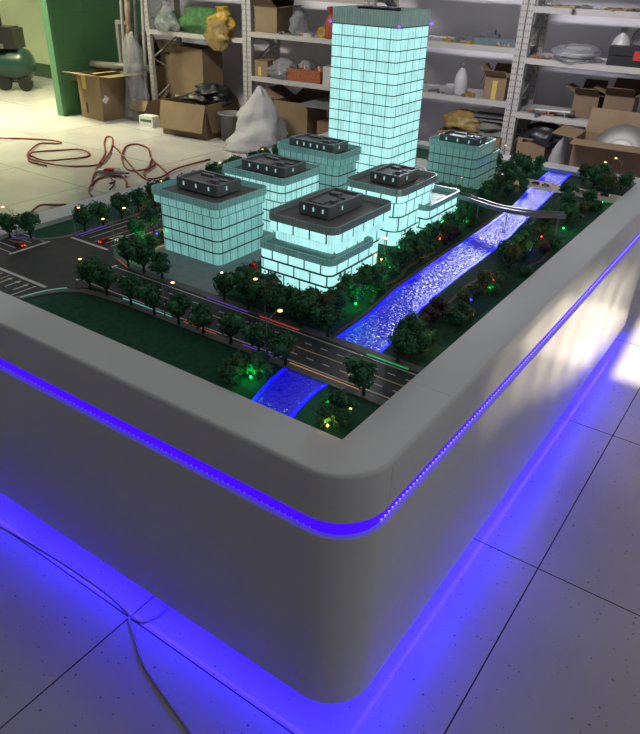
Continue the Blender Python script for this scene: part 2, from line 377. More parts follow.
# left: green partition panel, yellow-green wall beyond
struct('wall_partition', MB().box(4.60, 5.97, 7.07, 7.15, 0, 4.6), 'green_panel')
struct('trim_1', MB().box(4.55, 4.60, 7.055, 7.165, 0, 4.6), 'green_edge')
tj = MB()
for u in (5.02, 5.5): tj.box(u, u+.006, 7.066, 7.07, 0, 4.6)
for z in (.62, 1.14, 1.9): tj.box(4.6, 5.97, 7.066, 7.07, z, z+.006)
struct('trim_2', tj, 'green_edge')
struct('wall_left', MB().box(6.30, 6.42, 7.15, 14, 0, 4.6).box(-4, 9, 13.9, 14, 0, 4.6), 'yellow_wall')
struct('baseboard_left', MB().box(6.285, 6.30, 7.15, 13.9, 0, .2), 'dark_green')
for (x, y, sx, sy, ry, lab) in ((4.9, 11.0, .6, .25, 0, 'added unseen fill lamp panel before the yellow-green wall'), (3.8, 7.6, .8, .3, 0, 'added unseen fill lamp panel over the left part of the workshop'), (2.5, 1.3, .15, .6, -.92, 'added unseen fill lamp panel before the right shelving'), (2.5, 4.9, .15, .6, -.92, 'added unseen fill lamp panel before the left shelving')):  # housings invented for the added, unseen fill lights
    cl_ = empty('fill_lamp', (x, y, 3.3), lab, 'added fill lamp', 'added fill lamps'); cl_.rotation_euler = (0, ry, 0)
    MB().box(-sx-.02, sx+.02, -sy-.02, sy+.02, .0, .05).build('housing', 'shelf', cl_)
    MB().tube([(0, 0, .05), (.3*math.sin(-ry)*1.0, 0, 1.3)], .006, 6).build('hanger', 'shelf', cl_)
# ------------------------------------------------------------------ display table
TU, TV, RIMW, ZT, ZB, CR = 2.85, 1.895, .124, .85, .113, .125
table = empty('display_table', (0, 0, 0), 'large white gloss display table with blue light strips carrying the city model', 'table')
def shell(prof, name, m, parent, k=10, smooth=True):
    """sweep (inset, z) profile round the rounded table outline"""
    mb = MB(); rings = []
    for ins, z in prof:
        rings.append([(x, y, z) for x, y in rrect(ins, TU-ins, ins, TV-ins, max(.01, CR-ins), k)])
    n = len(rings[0]); v = [p for r in rings for p in r]; f = []
    for j in range(len(rings)-1):
        for i in range(n): f.append((j*n+i, j*n+(i+1) % n, (j+1)*n+(i+1) % n, (j+1)*n+i))
    mb.add(v, f); return mb.build(name, m, parent, smooth)
rnd = [(0.010*(1-math.cos(t)), .84+.010*math.sin(t)) for t in [PI/2*i/5 for i in range(6)]]
def rim():
    mb = MB(); prof = [(.014, .725), (.001, .725), (0, .7251), (0, .727), (0, .80)]+[(i, z) for i, z in rnd]
    rings = [[(x, y, z) for x, y in rrect(i, TU-i, i, TV-i, CR-i, 10)] for i, z in prof]
    clampf = lambda x, y, z: (min(max(x, RIMW), TU-RIMW), min(max(y, RIMW), TV-RIMW), z)
    rings.append([clampf(x, y, .85) for x, y, z in rings[-1]]); rings.append([clampf(x, y, .82) for x, y, z in rings[-1]])
    n = len(rings[0]); v = [p for r in rings for p in r]; f = []
    for j in range(len(rings)-1):
        for i in range(n): f.append((j*n+i, j*n+(i+1) % n, (j+1)*n+(i+1) % n, (j+1)*n+i))
    mb.add(v, f); o = mb.build('rim', 'rim_gloss', table, False)
    me = o.data
    for p in me.polygons: p.use_smooth = p.center.z < .8499 and abs(p.normal.z) < .95 and not (RIMW-.001 < p.center.x < TU-RIMW+.001 and RIMW-.001 < p.center.y < TV-RIMW+.001)
rim()
shell([(.014, .68), (.001, .68), (0, .6799), (0, .678), (0, .2), (0, ZB+.004), (.0, ZB+.0012), (.0012, ZB), (.004, ZB), (.10, ZB)], 'body', 'white_gloss', table)
shell([(.014, .68), (.014, .725)], 'light_groove', 'groove_led', table)
shell([(.10, ZB), (.10, .0)], 'plinth', 'plinth', table)
shell([(.035, ZB-.004), (.026, ZB-.0035)], 'base_light_strip', 'blue_led', table)
dots = MB(); dots2 = MB()
def dotline(inset, z, step, size):
    for (a, b, ax) in (((CR, inset), (TU-CR, inset), 0), ((inset, CR), (inset, TV-CR), 1)):
        L_ = math.dist(a, b); n = int(L_/step)
        for i in range(n):
            t = i/n; x = a[0]+(b[0]-a[0])*t; y = a[1]+(b[1]-a[1])*t
            (dots if ax == 0 else dots2).box(x-size/2, x+size/2, y-size/2, y+size/2, z-size/2, z+size/2)
dotline(.0135, .6835, .0165, .0026)
tag(dots.build('groove_led_dots', 'led_dot', table), kind='stuff')
tag(dots2.build('groove_led_dots', 'led_dot_dim', table), kind='stuff')
dots = dots2 = MB(); dotline(.030, ZB-.006, .0165, .004)
tag(dots.build('base_led_dots', 'base_dot', table), kind='stuff')
MB().box(.425, .4258, .012, RIMW, .8497, .8503).build('panel_joint', 'seam', table)
MB().box(.127, .128, -.0004, .0006, .727, .838).build('panel_joint', 'seam', table)
# ------------------------------------------------------------------ model landscape
Z0 = .835
land = empty('model_landscape', (0, 0, Z0-.005), 'miniature city ground of dark grass, roads, plaza and glowing blue river', 'model landscape')
W0, U1, V1 = RIMW, TU-RIMW, TV-RIMW
def lp(mb, name, m, kind=None, parent=None): 
    for i, p in enumerate(mb.v): mb.v[i] = (p[0], p[1], p[2]-(Z0-.005))
    o = mb.build(name, m, parent or land)
    return tag(o, kind=kind) if kind else o
lp(MB().box(W0, U1, W0, V1, Z0-.012, Z0-.0024), 'grass_ground', 'grass')
RL = [(.124, .381), (.292, .417), (.514, .392), (.72, .412), (.94, .437), (1.387, .450), (1.952, .469), (2.358, .518), (2.537, .537), (2.726, .55)]
RR = [(.124, .271), (.277, .295), (.517, .270), (.842, .312), (1.127, .328), (1.487, .335), (1.851, .364), (2.373, .413), (2.575, .439), (2.726, .45)]
RL[2] = (.514, .405)
lp(MB().prism(RL+RR[::-1], Z0-.003, Z0-.0012), 'river_water', 'water')
em = MB()
for P_ in (RL, RR): em.ribbon(smooth_path([(x, y, 0) for x, y in P_], 4) and [(q.x, q.y) for q in smooth_path([(x, y, 0) for x, y in P_], 4)], .010, Z0-.003, Z0-.0004)
lp(em, 'river_edge_light', 'led_edge')
gd = MB()
gd.prism([(x, y-.012) for x, y in RR if x > .5]+[(U1, .25), (U1, .13), (1.9, .17), (.9, .15), (.52, .16)], Z0-.003, Z0-.0016)
gd.prism([(x, y+.012) for x, y in RL if x > .5]+[(U1, .75), (2.05, .66), (1.3, .62), (.7, .66), (.53, .86)], Z0-.003, Z0-.0016)
lp(gd, 'groundcover', 'grass_dark')
bank = MB().ribbon([(x, y+.013) for x, y in RL if .5 < x < 2.0], .012, Z0-.003, Z0+.0015)
lp(bank, 'river_bank_edge', 'soil')
asp = MB().box(.335, .497, W0, V1, Z0-.003, Z0-.0002)
asp.prism([(.335, 1.18), (.497, 1.18), (.53, 1.30), (.60, 1.40), (2.5, 1.405), (2.5, 1.60), (.60, 1.61), (.50, 1.65), (.45, 1.72), (.3, 1.771), (.124, 1.771), (.124, 1.30), (.26, 1.27)], Z0-.003, Z0-.0003)
asphalt = lp(asp, 'asphalt', 'asphalt')
pv = MB()
pv.ribbon([(.322, W0), (.322, .6), (.320, 1.03), (.310, 1.12), (.298, 1.19), (.262, 1.24), (.21, 1.272), (.124, 1.305)], .026, Z0-.003, Z0+.001)
pv.ribbon([(.512, W0), (.512, .8), (.510, 1.15), (.522, 1.24), (.548, 1.32), (.60, 1.385), (.68, 1.395), (2.2, 1.395)], .030, Z0-.003, Z0+.001)
pv.ribbon([(.415, 1.771), (.452, 1.72), (.50, 1.655), (.56, 1.622), (.70, 1.615), (2.4, 1.615)], .022, Z0-.003, Z0+.001)
lp(pv, 'pavement', 'pavement')
lp(MB().prism([(.527, .85), (.72, .845), (.72, .93), (1.0, .93), (1.02, .87), (2.35, .86), (2.35, 1.385), (.60, 1.385), (.54, 1.28), (.525, 1.2)], Z0-.003, Z0+.0006), 'plaza', 'plaza')
lp(MB().box(.60, .70, 1.285, 1.385, Z0-.003, Z0+.0012).box(.70, 1.05, 1.30, 1.39, Z0-.003, Z0+.0012), 'planting_bed', 'grass_dark')
lp(MB().prism([(2.36, V1), (2.36, W0), (2.50, W0), (2.50, V1)], Z0-.003, Z0+.0014), 'pale_road', 'pale_road')
pth = MB()
for P_ in ([(.90, .262), (1.0, .262), (1.08, .27), (1.16, .262), (1.25, .235), (1.22, .20), (1.12, .20)], [(1.32, .15), (1.38, .17), (1.47, .155), (1.56, .165), (1.60, .20)], [(.78, .45), (.90, .485), (1.0, .475), (1.12, .50), (1.30, .49)], [(1.45, .50), (1.6, .53), (1.75, .535)]):
    q = [(p.x, p.y) for p in smooth_path([(x, y, 0) for x, y in P_], 5)]; pth.ribbon(q, .013, Z0-.003, Z0+.0002)
lp(pth, 'garden_path', 'soil')
mk = MB(); ZM0, ZM1 = Z0-.001, Z0+.0003
def ln(a, b, wd=.0042, dash=None, m=None):
    m = m or mk; a = Vector(a); b = Vector(b); L_ = (b-a).length; d = (b-a)/L_
    if not dash: m.ribbon([tuple(a), tuple(b)], wd, ZM0, ZM1); return
    t = 0
    while t+dash[0] < L_: m.ribbon([tuple(a+d*t), tuple(a+d*(t+dash[0]))], wd, ZM0, ZM1); t += dash[0]+dash[1]
for u in (.3475, .484): ln((u, W0), (u, 1.26)); ln((u, 1.635), (u, V1))
for u in (.383, .448): ln((u, W0), (u, 1.24), .0032, (.022, .030)); ln((u, 1.66), (u, V1), .004)
for v in (1.42, 1.585): ln((.60, v), (2.3, v)); 
for v in (1.46, 1.545): ln((.61, v), (.80, v)); ln((.84, v), (2.3, v), .0035, (.022, .03))
for v in (1.33, 1.50, 1.57): ln((W0, v), (.228, v))
for a, b in (((.335, 1.625), (.497, 1.625)), ((.335, 1.275), (.497, 1.268)), ((.572, 1.405), (.572, 1.60)), ((.243, 1.30), (.243, 1.68))): ln(a, b, .012)
for v, u in ((1.36, .17), (1.40, .17), (1.44, .17)):   # lane arrows
    mk.ribbon([(u, v), (u+.04, v)], .005, ZM0, ZM1); mk.prism([(u+.04, v-.009), (u+.057, v), (u+.04, v+.009)], ZM0, ZM1)
for v, u in ((1.44, .66), (1.48, .66)):
    mk.ribbon([(u, v), (u+.04, v)], .005, ZM0, ZM1); mk.prism([(u, v-.008), (u-.016, v), (u, v+.008)], ZM0, ZM1)
lp(mk, 'white_marking', 'marking'); 
my = MB()
for u in (.4165,): ln((u, W0), (u, 1.26), .0038, m=my); ln((u, 1.64), (u, V1), .0038, m=my)
ln((.59, 1.50), (2.3, 1.50), .004, m=my); ln((W0, 1.465), (.23, 1.465), .004, m=my)
lp(my, 'yellow_marking', 'marking_y')
# kerb lights let into the model
KERB = [('violet', [(.441, 1.765), (.449, 1.74), (.47, 1.705)], 'left end of the island'), ('violet', [(.590, 1.600), (.735, 1.603)], 'far grass island'), ('cyan', [(.150, 1.295), (.226, 1.276), (.278, 1.245)], 'front pavement bend'),
        ('red', [(.535, 1.31), (.515, 1.255), (.505, 1.225)], 'corner by the crossing'), ('red', [(.335, .802), (.335, .678)], 'front pavement, middle'), ('violet', [(.335, .583), (.335, .464)], 'front pavement before the river'),
        ('orange', [(.335, .424), (.335, .212)], 'front side of the river crossing'), ('green', [(.496, .290), (.496, .165)], 'rear side of the river crossing'), ('violet', [(.498, .865), (.496, .80), (.496, .70)], 'plaza mouth'),
        ('red', [(.496, .655), (.496, .514)], 'rear pavement before the river'), ('cyan', [(.335, 1.054), (.335, .846)], 'front pavement near the crossing'), ('yellow', [(.597, 1.283), (.725, 1.281)], 'edge of the planting bed')]
for c, P_, where in KERB:
    q = [(x, y, 0) for x, y in P_]; q = smooth_path(q, 4) if len(q) > 2 else [Vector(x) for x in q]
    tag(MB().ribbon([(p.x, p.y) for p in q], .0028, Z0-.001, Z0+.0022).build('kerb_light_strip', 'kerb_'+c), f'{c} kerb light strip of the model road, {where}', 'light strip', 'kerb light strips')
# ------------------------------------------------------------------ buildings
def ring_wall(mb_rect, z0, z1, r, fh=.04, k=5):
    x0, x1, y0, y1 = mb_rect; P_ = rrect(x0, x1, y0, y1, r, k); n = len(P_)
    mb = MB(); mb.uv = []; L_ = 0; acc = [0]
    for i in range(n): L_ += math.dist(P_[i], P_[(i+1) % n]); acc.append(L_)
    v = [(x, y, z0) for x, y in P_]+[(x, y, z1) for x, y in P_]; f = []
    for i in range(n):
        j = (i+1) % n; f.append((i, j, n+j, n+i)); ya = round(z0*300)+.001; yb = ya+(z1-z0)/fh-.002; mb.uv += [(acc[i], ya), (acc[i+1], ya), (acc[i+1], yb), (acc[i], yb)]
    mb.add(v, f); return mb
def block(root, rect, z0, z1, floors, fac, slab, r=.022, roof='roof', par='par_dark', parh=.016, band=.0035, over=.0035, groundgap=0, base=None):
    """one tier: glass facade, slab bands, parapet and roof deck"""
    x0, x1, y0, y1 = rect
    fh = (z1-parh-z0)/floors
    ring_wall(rect, z0, z1-parh, r, fh).build('facade', fac, root)
    for i in range(1, floors):
        MB().prism(rrect(x0-over, x1+over, y0-over, y1+over, r+over, 5), z0+fh*i-band/2, z0+fh*i+band/2).build('floor_band', slab, root)
    MB().prism(rrect(x0-over, x1+over, y0-over, y1+over, r+over, 5), z1-parh-band, z1-parh).build('roof_deck', [roof, slab][:1], root)
    # parapet: a hollow glass ring standing round the deck
    e = over+.002; t = .004
    o_ = rrect(x0-e, x1+e, y0-e, y1+e, r+e, 5); i_ = rrect(x0-e+t, x1+e-t, y0-e+t, y1+e-t, r, 5); n = len(o_)
    mb = MB(); mb.uv = []; za, zb = z1-parh-band, z1
    v = [(x, y, za) for x, y in o_]+[(x, y, zb) for x, y in o_]+[(x, y, zb) for x, y in i_]+[(x, y, za) for x, y in i_]; f = []
    acc = 0
    for i in range(n):
        j = (i+1) % n; d = math.dist(o_[i], o_[j])
        f += [(i, j, n+j, n+i), (n+i, n+j, 2*n+j, 2*n+i), (2*n+i, 2*n+j, 3*n+j, 3*n+i)]
        q = [(acc, za), (acc+d, za), (acc+d, zb), (acc, zb)]; mb.uv += q+[(.5*.0125, .5)]*4+q; acc += d
    mb.add(v, f); mb.build('parapet', par, root)
def penthouse(root, rect, z0, h, n_win=3, m='roof_dark'):
    x0, x1, y0, y1 = rect
    ph = MB(); P_ = rrect(x0, x1, y0, y1, .008, 3)
    t = .012; I_ = rrect(x0+t, x1-t, y0+t, y1-t, .004, 3); n = len(P_)
    zt = z0+h; v = [(x, y, z0) for x, y in P_]+[(x, y, zt) for x, y in P_]+[(x, y, zt) for x, y in I_]+[(x, y, zt-.009) for x, y in I_]; f = []
    for i in range(n):
        j = (i+1) % n; f += [(i, j, n+j, n+i), (n+i, n+j, 2*n+j, 2*n+i), (2*n+i, 2*n+j, 3*n+j, 3*n+i)]
    f.append(tuple(range(3*n, 4*n))); ph.add(v, f)
    o = ph.build('penthouse', m, root)
    mx, my_ = (x0+x1)/2, (y0+y1)/2; lx, ly = x1-x0, y1-y0
    MB().box(x0+lx*.18, x0+lx*.62, y0+ly*.42, y0+ly*.84, zt-.009, zt-.005).build('roof_well', 'roof_well', o)
    MB().box(x0+lx*.62, x0+lx*.82, y0+ly*.14, y0+ly*.36, zt-.009, zt-.004).build('roof_well', 'roof_well', o)
    MB().box(x0+lx*.30, x0+lx*.44, y0+ly*.20, y0+ly*.34, zt-.009, zt+.003).build('roof_plant', 'roof_dark', o)
    MB().box(x0+lx*.68, x0+lx*.80, y0+ly*.5, y0+ly*.8, zt-.009, zt+.001).build('roof_plant', 'roof_dark', o)
    for i in range(n_win):
        yy = y0+ly*(.2+.6*i/max(1, n_win-1))
        MB().box(x0-.0006, x0+.0004, yy-.003, yy+.003, z0+h*.38, z0+h*.74).build('lit_window', 'pent_window', o)
    MB().box(x0+lx*.35, x0+lx*.35+.006, y0-.0006, y0+.0004, z0+h*.38, z0+h*.74).build('lit_window', 'pent_window', o)
def B_(label, rect):
    o = empty('model_building', (rect[0], rect[2], Z0+.0005), label, 'model building', 'model office buildings'); return o
def loc(rect, o): return (rect[0]-o[0], rect[1]-o[0], rect[2]-o[1], rect[3]-o[1])
# front left, five storeys
o = (.717, 1.005); b = B_('front-left cube model office, five dim storeys with a dark penthouse, on the grey plaza', (.717, 0, 1.005))
block(b, loc((.703, .950, .998, 1.268), o), 0, .168, 4, 'f_b1', 'slab', parh=.0, par='par_teal')
block(b, loc((.698, .960, .994, 1.296), o), .168, .217, 1, 'f_b1', 'slab', par='par_teal', parh=.020)
MB().box(-.004, .001, .178, .186, .167, .205).build('shaft', 'slab_dark', b)
penthouse(b, loc((.785, .912, 1.07, 1.262), o), .203, .036)
# middle left
o = (1.07, 1.01); b = B_('second model office back on the left, bright top storeys and a glass roof rail', (1.07, 0, 1.01))
block(b, loc((1.08, 1.30, 1.02, 1.30), o), 0, .125, 3, 'f_b2', 'slab', parh=0)
block(b, loc((1.07, 1.31, 1.01, 1.305), o), .128, .217, 2, 'f_b2', 'slab', par='par_teal', parh=.023)
penthouse(b, loc((1.135, 1.275, 1.055, 1.265), o), .199, .034, 4)
# front centre with podium
o = (.717, .56); b = B_('front-centre two-tier model office with dark frames over a lower podium, nearest the road', (.717, 0, .56))
block(b, loc((.717, .967, .56, .838), o), 0, .128, 3, 'f_b3', 'slab_dark', roof='terrace', par='par_teal', parh=.017, band=.0045)
block(b, loc((.80, 1.085, .60, .815), o), 0, .128, 3, 'f_b3', 'slab_dark', r=.025, parh=0, roof='slab_dark')
block(b, loc((.76, 1.085, .588, .815), o), .128, .160, 1, 'f_plain', 'slab_dark', r=.025, parh=0, roof='slab_dark')
block(b, loc((.748, 1.10, .575, .828), o), .160, .215, 1, 'f_b3', 'slab_dark', r=.028, parh=.019, band=.005)
penthouse(b, loc((.84, 1.045, .655, .775), o), .200, .038)
# centre right with podium
o = (1.235, .585); b = B_('centre-right two-tier model office beside the river bank, podium towards the footbridge', (1.235, 0, .585))
block(b, loc((1.24, 1.525, .625, .85), o), 0, .162, 3, 'f_b3', 'slab_dark', r=.04, parh=0, roof='slab_dark')
block(b, loc((1.235, 1.53, .62, .855), o), .162, .212, 1, 'f_b3', 'slab_dark', r=.035, parh=.019, band=.005)
block(b, loc((1.40, 1.67, .585, .80), o), 0, .126, 3, 'f_b3', 'slab_dark', roof='terrace', par='par_teal', parh=.017, band=.0045)
penthouse(b, loc((1.32, 1.48, .675, .80), o), .197, .036)
# behind, left of the tower
o = (1.49, 1.05); b = B_('dim model office directly left of the tall tower', (1.49, 0, 1.05))
block(b, loc((1.50, 1.66, 1.06, 1.36), o), 0, .170, 4, 'f_b5', 'slab', parh=0)
block(b, loc((1.49, 1.67, 1.05, 1.37), o), .170, .222, 1, 'f_b5', 'slab', par='par_teal', parh=.021)
penthouse(b, loc((1.53, 1.65, 1.105, 1.335), o), .206, .036, 5)
# right of the tower, stepped
o = (2.055, .69); b = B_('stepped grey-green model office right of the tall tower, behind the footbridge', (2.055, 0, .69))
block(b, loc((2.08, 2.36, .70, .93), o), 0, .150, 4, 'f_b6', 'slab', parh=.010, par='par_teal')
block(b, loc((2.062, 2.27, .695, .935), o), .03, .212, 4, 'f_b6', 'slab', parh=.020, par='par_teal')
penthouse(b, loc((2.095, 2.215, .715, .90), o), .198, .034, 3, 'slab')
# tower
o = (1.76, .97); tr = (1.76, 2.03, .97, 1.29)
b = tag(empty('model_tower', (1.76, .97, Z0+.0005), 'tall glowing cyan model tower standing behind the other buildings', 'model tower'))
lt = loc(tr, o)
ring_wall(lt, 0, .675, .012, .675/16).build('facade', 'f_tower', b)
fh = .675/16
for i in range(1, 17): MB().prism(rrect(lt[0]-.003, lt[1]+.003, lt[2]-.003, lt[3]+.003, .015, 5), fh*i-.0016, fh*i+.0016).build('floor_band', 'slab', b)
cap = ring_wall((lt[0], lt[1], lt[2], lt[3]), .677, .735, .010); cap.build('parapet', glass_band('tower_crown_glass', (.42, .62, .56), .30), b)
MB().prism(rrect(lt[0]+.001, lt[1]-.001, lt[2]+.001, lt[3]-.001, .01, 3), .70, .722).build('roof_deck', 'slab', b)
MB().box(.07, .17, .09, .24, .722, .739).build('roof_plant', 'slab_dark', b)
for x, y in ((0, 0), (0, .32), (.27, 0), (.27, .32)):
    MB().ball((x+(-.003 if x == 0 else .003), y+(-.003 if y == 0 else .003), .681), .0048).build('corner_beacon', mat('violet_beacon', (.1, .05, .8), .4, em=(.12, .03, 1), es=5) if 'beac' not in A else A['beac'], b)
# ------------------------------------------------------------------ trees
def crown_mesh(seed, n=230, leaf=.16, squash=.85, lobes=6, spiky=False):
    rnd_ = random.Random(seed); mb = MB()
    cs = [(Vector((rnd_.uniform(-.45, .45), rnd_.uniform(-.45, .45), rnd_.uniform(-.35, .5)*squash)), rnd_.uniform(.42, .62)) for _ in range(lobes)]
    for i in range(n):
        c, r = cs[i % lobes]; d = Vector((rnd_.gauss(0, 1), rnd_.gauss(0, 1), rnd_.gauss(0, 1))).normalized()
        p = c+d*r*rnd_.uniform(.7, 1.05); nrm = (d+Vector((rnd_.uniform(-.7, .7), rnd_.uniform(-.7, .7), rnd_.uniform(-.3, .9)))).normalized()
        x = nrm.orthogonal().normalized(); y = nrm.cross(x); a = rnd_.uniform(0, PI); x, y = x*math.cos(a)+y*math.sin(a), y*math.cos(a)-x*math.sin(a)
        s_ = leaf*rnd_.uniform(.6, 1.2); h = nrm*s_*.35
        mb.add([p-x*s_, p-y*s_*.6+h, p+x*s_, p+y*s_*.6+h], [(0, 1, 2), (0, 2, 3)])
    for c, r in cs: mb.lathe([(max(1e-3, r*.72*math.sin(PI*j/5)), -r*.72*math.cos(PI*j/5)) for j in range(6)], 7, tuple(c))
    return mb
def make_tree(kind, seed, mfol, name, cat, hgt, rad, trunk_h, squash=.85, leaf=.16, n=230):
    root = empty(name, (0, 0, -5), 'x', cat)
    mb = crown_mesh(seed, n=n, leaf=leaf, squash=squash)
    zc = trunk_h+(hgt-trunk_h)/2; hz = (hgt-trunk_h)/2
    mb.v = [(p[0]*rad, p[1]*rad, zc+p[2]*hz/(.95*squash)*1.0) for p in mb.v]
    mb.build('crown', mfol, root)
    t = MB().tube([(0, 0, -.002), (.001, 0, trunk_h*.6), (0, .001, trunk_h*1.25)], [rad*.11, rad*.08, rad*.06], 6)
    for a in (0, 2.1, 4.2): t.tube([(0, 0, trunk_h*.8), (rad*.45*math.cos(a), rad*.45*math.sin(a), trunk_h*1.55)], [rad*.06, rad*.03], 5)
    t.build('trunk', 'trunk', root)
    return root
STREET = [make_tree('s', 10+i, 'crown', 'street_tree', 'model tree', .098, .047, .026, .85, .15, 420) for i in range(3)]
PARK = [make_tree('p', 30+i, ['crown', 'crown2', 'crown', 'crown4'][i], 'park_tree', 'model tree', .088, .048, .012, .9, .15, 420) for i in range(4)]
SHRUB = [make_tree('b', 50+i, ['crown2', 'crown3', 'crown', 'crown4'][i], 'garden_shrub', 'model shrub', .040, .030, .003, .8, .17, 260) for i in range(4)]
USED = set()
def place(protos, i, u, v, s, label, group, rz=None):
    P_ = protos[i % len(protos)]; rz = random.uniform(0, 6.28) if rz is None else rz
    z = Z0
    if P_ not in USED:
        USED.add(P_); P_.location = (u, v, z); P_.rotation_euler = (0, 0, rz); P_.scale = (s, s, s); P_['label'] = label; P_['group'] = group; return P_
    return copy_tree(P_, (u, v, z), rz, s, label, group)
rows = [('street_front', [(.318, 1.182), (.318, 1.104), (.318, .998), (.318, .900), (.318, .803), (.320, .711), (.320, .612), (.320, .513), (.320, .427), (.322, .192)], 'on the front pavement of the model road, {} from the left'),
        ('street_rear', [(.512, 1.230), (.512, 1.153), (.512, 1.070), (.515, .809), (.515, .713), (.515, .623), (.515, .521), (.515, .429), (.512, .205)], 'on the rear pavement of the model road, {} from the left'),
        ('island', [(.430, 1.758), (.475, 1.699), (.642, 1.610), (.732, 1.614), (.828, 1.622), (.924, 1.63), (1.02, 1.64), (1.11, 1.65), (1.20, 1.66), (1.30, 1.66), (1.41, 1.67), (1.51, 1.67), (1.60, 1.68), (1.70, 1.68), (1.8, 1.69), (1.92, 1.69)], 'on the far grass island, {} from the left'),
        ('side', [(.70, 1.388), (.78, 1.392), (.86, 1.392), (.95, 1.392), (1.05, 1.392), (1.16, 1.392)], 'along the side street left of the plaza, {} from the crossing')]
for key, P_, txt in rows:
    for i, (u, v) in enumerate(P_):
        place(STREET, i, u, v, random.uniform(.95, 1.08), 'model street tree '+txt.format(ORD[i]), 'street trees '+key.replace('_', ' '))
LB = [(.590, .790, 1), (.569, .730, .95), (.572, .665, 1.0), (.585, .600, .9), (.590, .545, .95), (.606, .500, .9), (.660, .500, .8), (.715, .515, .8), (.75, .50, .95), (.80, .50, 1.05), (.86, .505, .9), (.93, .515, .6), (1.05, .545, .75), (1.10, .525, .85), (1.16, .545, .8), (1.22, .540, .95), (1.30, .545, .75), (1.385, .545, .85), (1.44, .525, .8), (1.51, .543, .85), (1.60, .545, .9), (1.69, .555, .85), (1.18, .490, .7), (1.78, .60, .8), (.545, .56, .75), (.55, .48, .8), (.64, .56, .85), (.62, .72, .9)]
RB = [(2.318, .340, .75), (2.093, .261, .95), (1.897, .285, .8), (1.958, .219, .9), (2.05, .19, .8), (2.633, .355, 1.0), (2.62, .30, .9), (2.561, .285, 1.05), (2.25, .23, .85), (2.686, .270, .9), (2.52, .205, 1.0), (2.62, .17, .95), (1.514, .240, 1.05), (1.33, .222, 1.0), (1.43, .207, 1.1), (1.40, .262, .85), (1.60, .23, .8), (.62, .225, .95), (.60, .185, .8), (1.75, .25, .9)]
B6 = [(2.0, .60, .8), (2.08, .630, .95), (2.19, .620, .95), (2.30, .600, 1), (2.42, .652, 1.05), (2.59, .700, 1.05), (2.56, .62, 1.0), (2.656, .600, .85), (2.30, .548, .75), (2.15, .554, .7), (2.55, .78, 1.0), (2.60, .87, .95), (2.65, .66, .9)]
for i, (u, v, s) in enumerate(sorted(LB)): place(PARK, i, u, v, s, f'leafy park tree on the building side of the river, {ORD[i]} from the road', 'park trees on the building side')
for i, (u, v, s) in enumerate(sorted(RB)): place(PARK, i+1, u, v, s, f'leafy park tree on the outer river bank, {ORD[i]} from the road', 'park trees on the outer bank')
for i, (u, v, s) in enumerate(sorted(B6)): place(PARK, i, u, v, s, f'leafy park tree beside the stepped grey-green office, {ORD[i]} from the footbridge', 'park trees at the far end')
SH_ = [(.811, .168, 2, 1), (.830, .205, 3, 1), (.868, .170, 3, .85), (.848, .262, 1, 1.1), (.785, .252, 1, 1.1), (.722, .243, 1, 1.1), (.67, .19, 0, .9), (.56, .23, 2, .9), (.90, .195, 2, .8), (.961, .220, 3, 1.1), (1.021, .216, 3, 1.1), (1.08, .185, 2, .9), (1.136, .240, 3, 1.2), (1.147, .195, 2, .8), (1.20, .21, 0, .8), (1.30, .15, 0, .9), (1.55, .17, 1, .8), (1.62, .165, 0, .9), (2.18, .19, 0, 1), (2.23, .17, 0, .9), (2.40, .33, 2, .9),
       (.225, .185, 2, 1.3), (.160, .205, 2, 1.2), (.227, .215, 0, 1.2), (.187, .160, 2, 1.2), (.170, .470, 2, 1.3), (.219, .480, 0, 1.4), (.225, .442, 2, 1.5), (.195, .51, 2, 1.1), (.255, .46, 2, 1.2),
       (.86, .47, 0, .9), (1.0, .50, 2, .9), (1.27, .50, 0, .9), (1.33, .505, 3, .9), (1.40, .497, 1, .9), (1.45, .497, 1, .9), (1.50, .50, 1, .8), (1.62, .51, 3, .8), (1.70, .525, 0, .9), (1.82, .55, 3, .8), (.745, .885, 4, 1), (.725, .865, 4, .9),
       (.66, 1.33, 0, .9), (.71, 1.34, 0, .9), (.76, 1.33, 2, .9), (.81, 1.345, 0, 1), (.63, 1.36, 2, .8), (2.36, .69, 2, .9)]
SHRUB.append(make_tree('b', 60, 'crown_red', 'garden_shrub', 'model shrub', .036, .020, .004, .8, .2, 120))
KN = ['bright green', 'brown-purple', 'dark green', 'olive', 'red-leaved']
def zone(u, v):
    if u < .3: return 'front right corner' if v < .3 else 'front left grass'
    if v > 1.2: return 'side street bed'
    if v > .8: return 'office corner'
    return 'building side of river' if v > .45 else 'outer river bank'
cnt = {}
for u, v, k, s in sorted(SH_):
    z_ = zone(u, v); i = cnt.get((z_, k), 0); cnt[(z_, k)] = i+1
    P_ = [SHRUB[k]]; place(P_, 0, u, v, s, f'{KN[k]} model shrub, {z_}, {ORD[i]} of its colour from the front', 'garden shrubs')
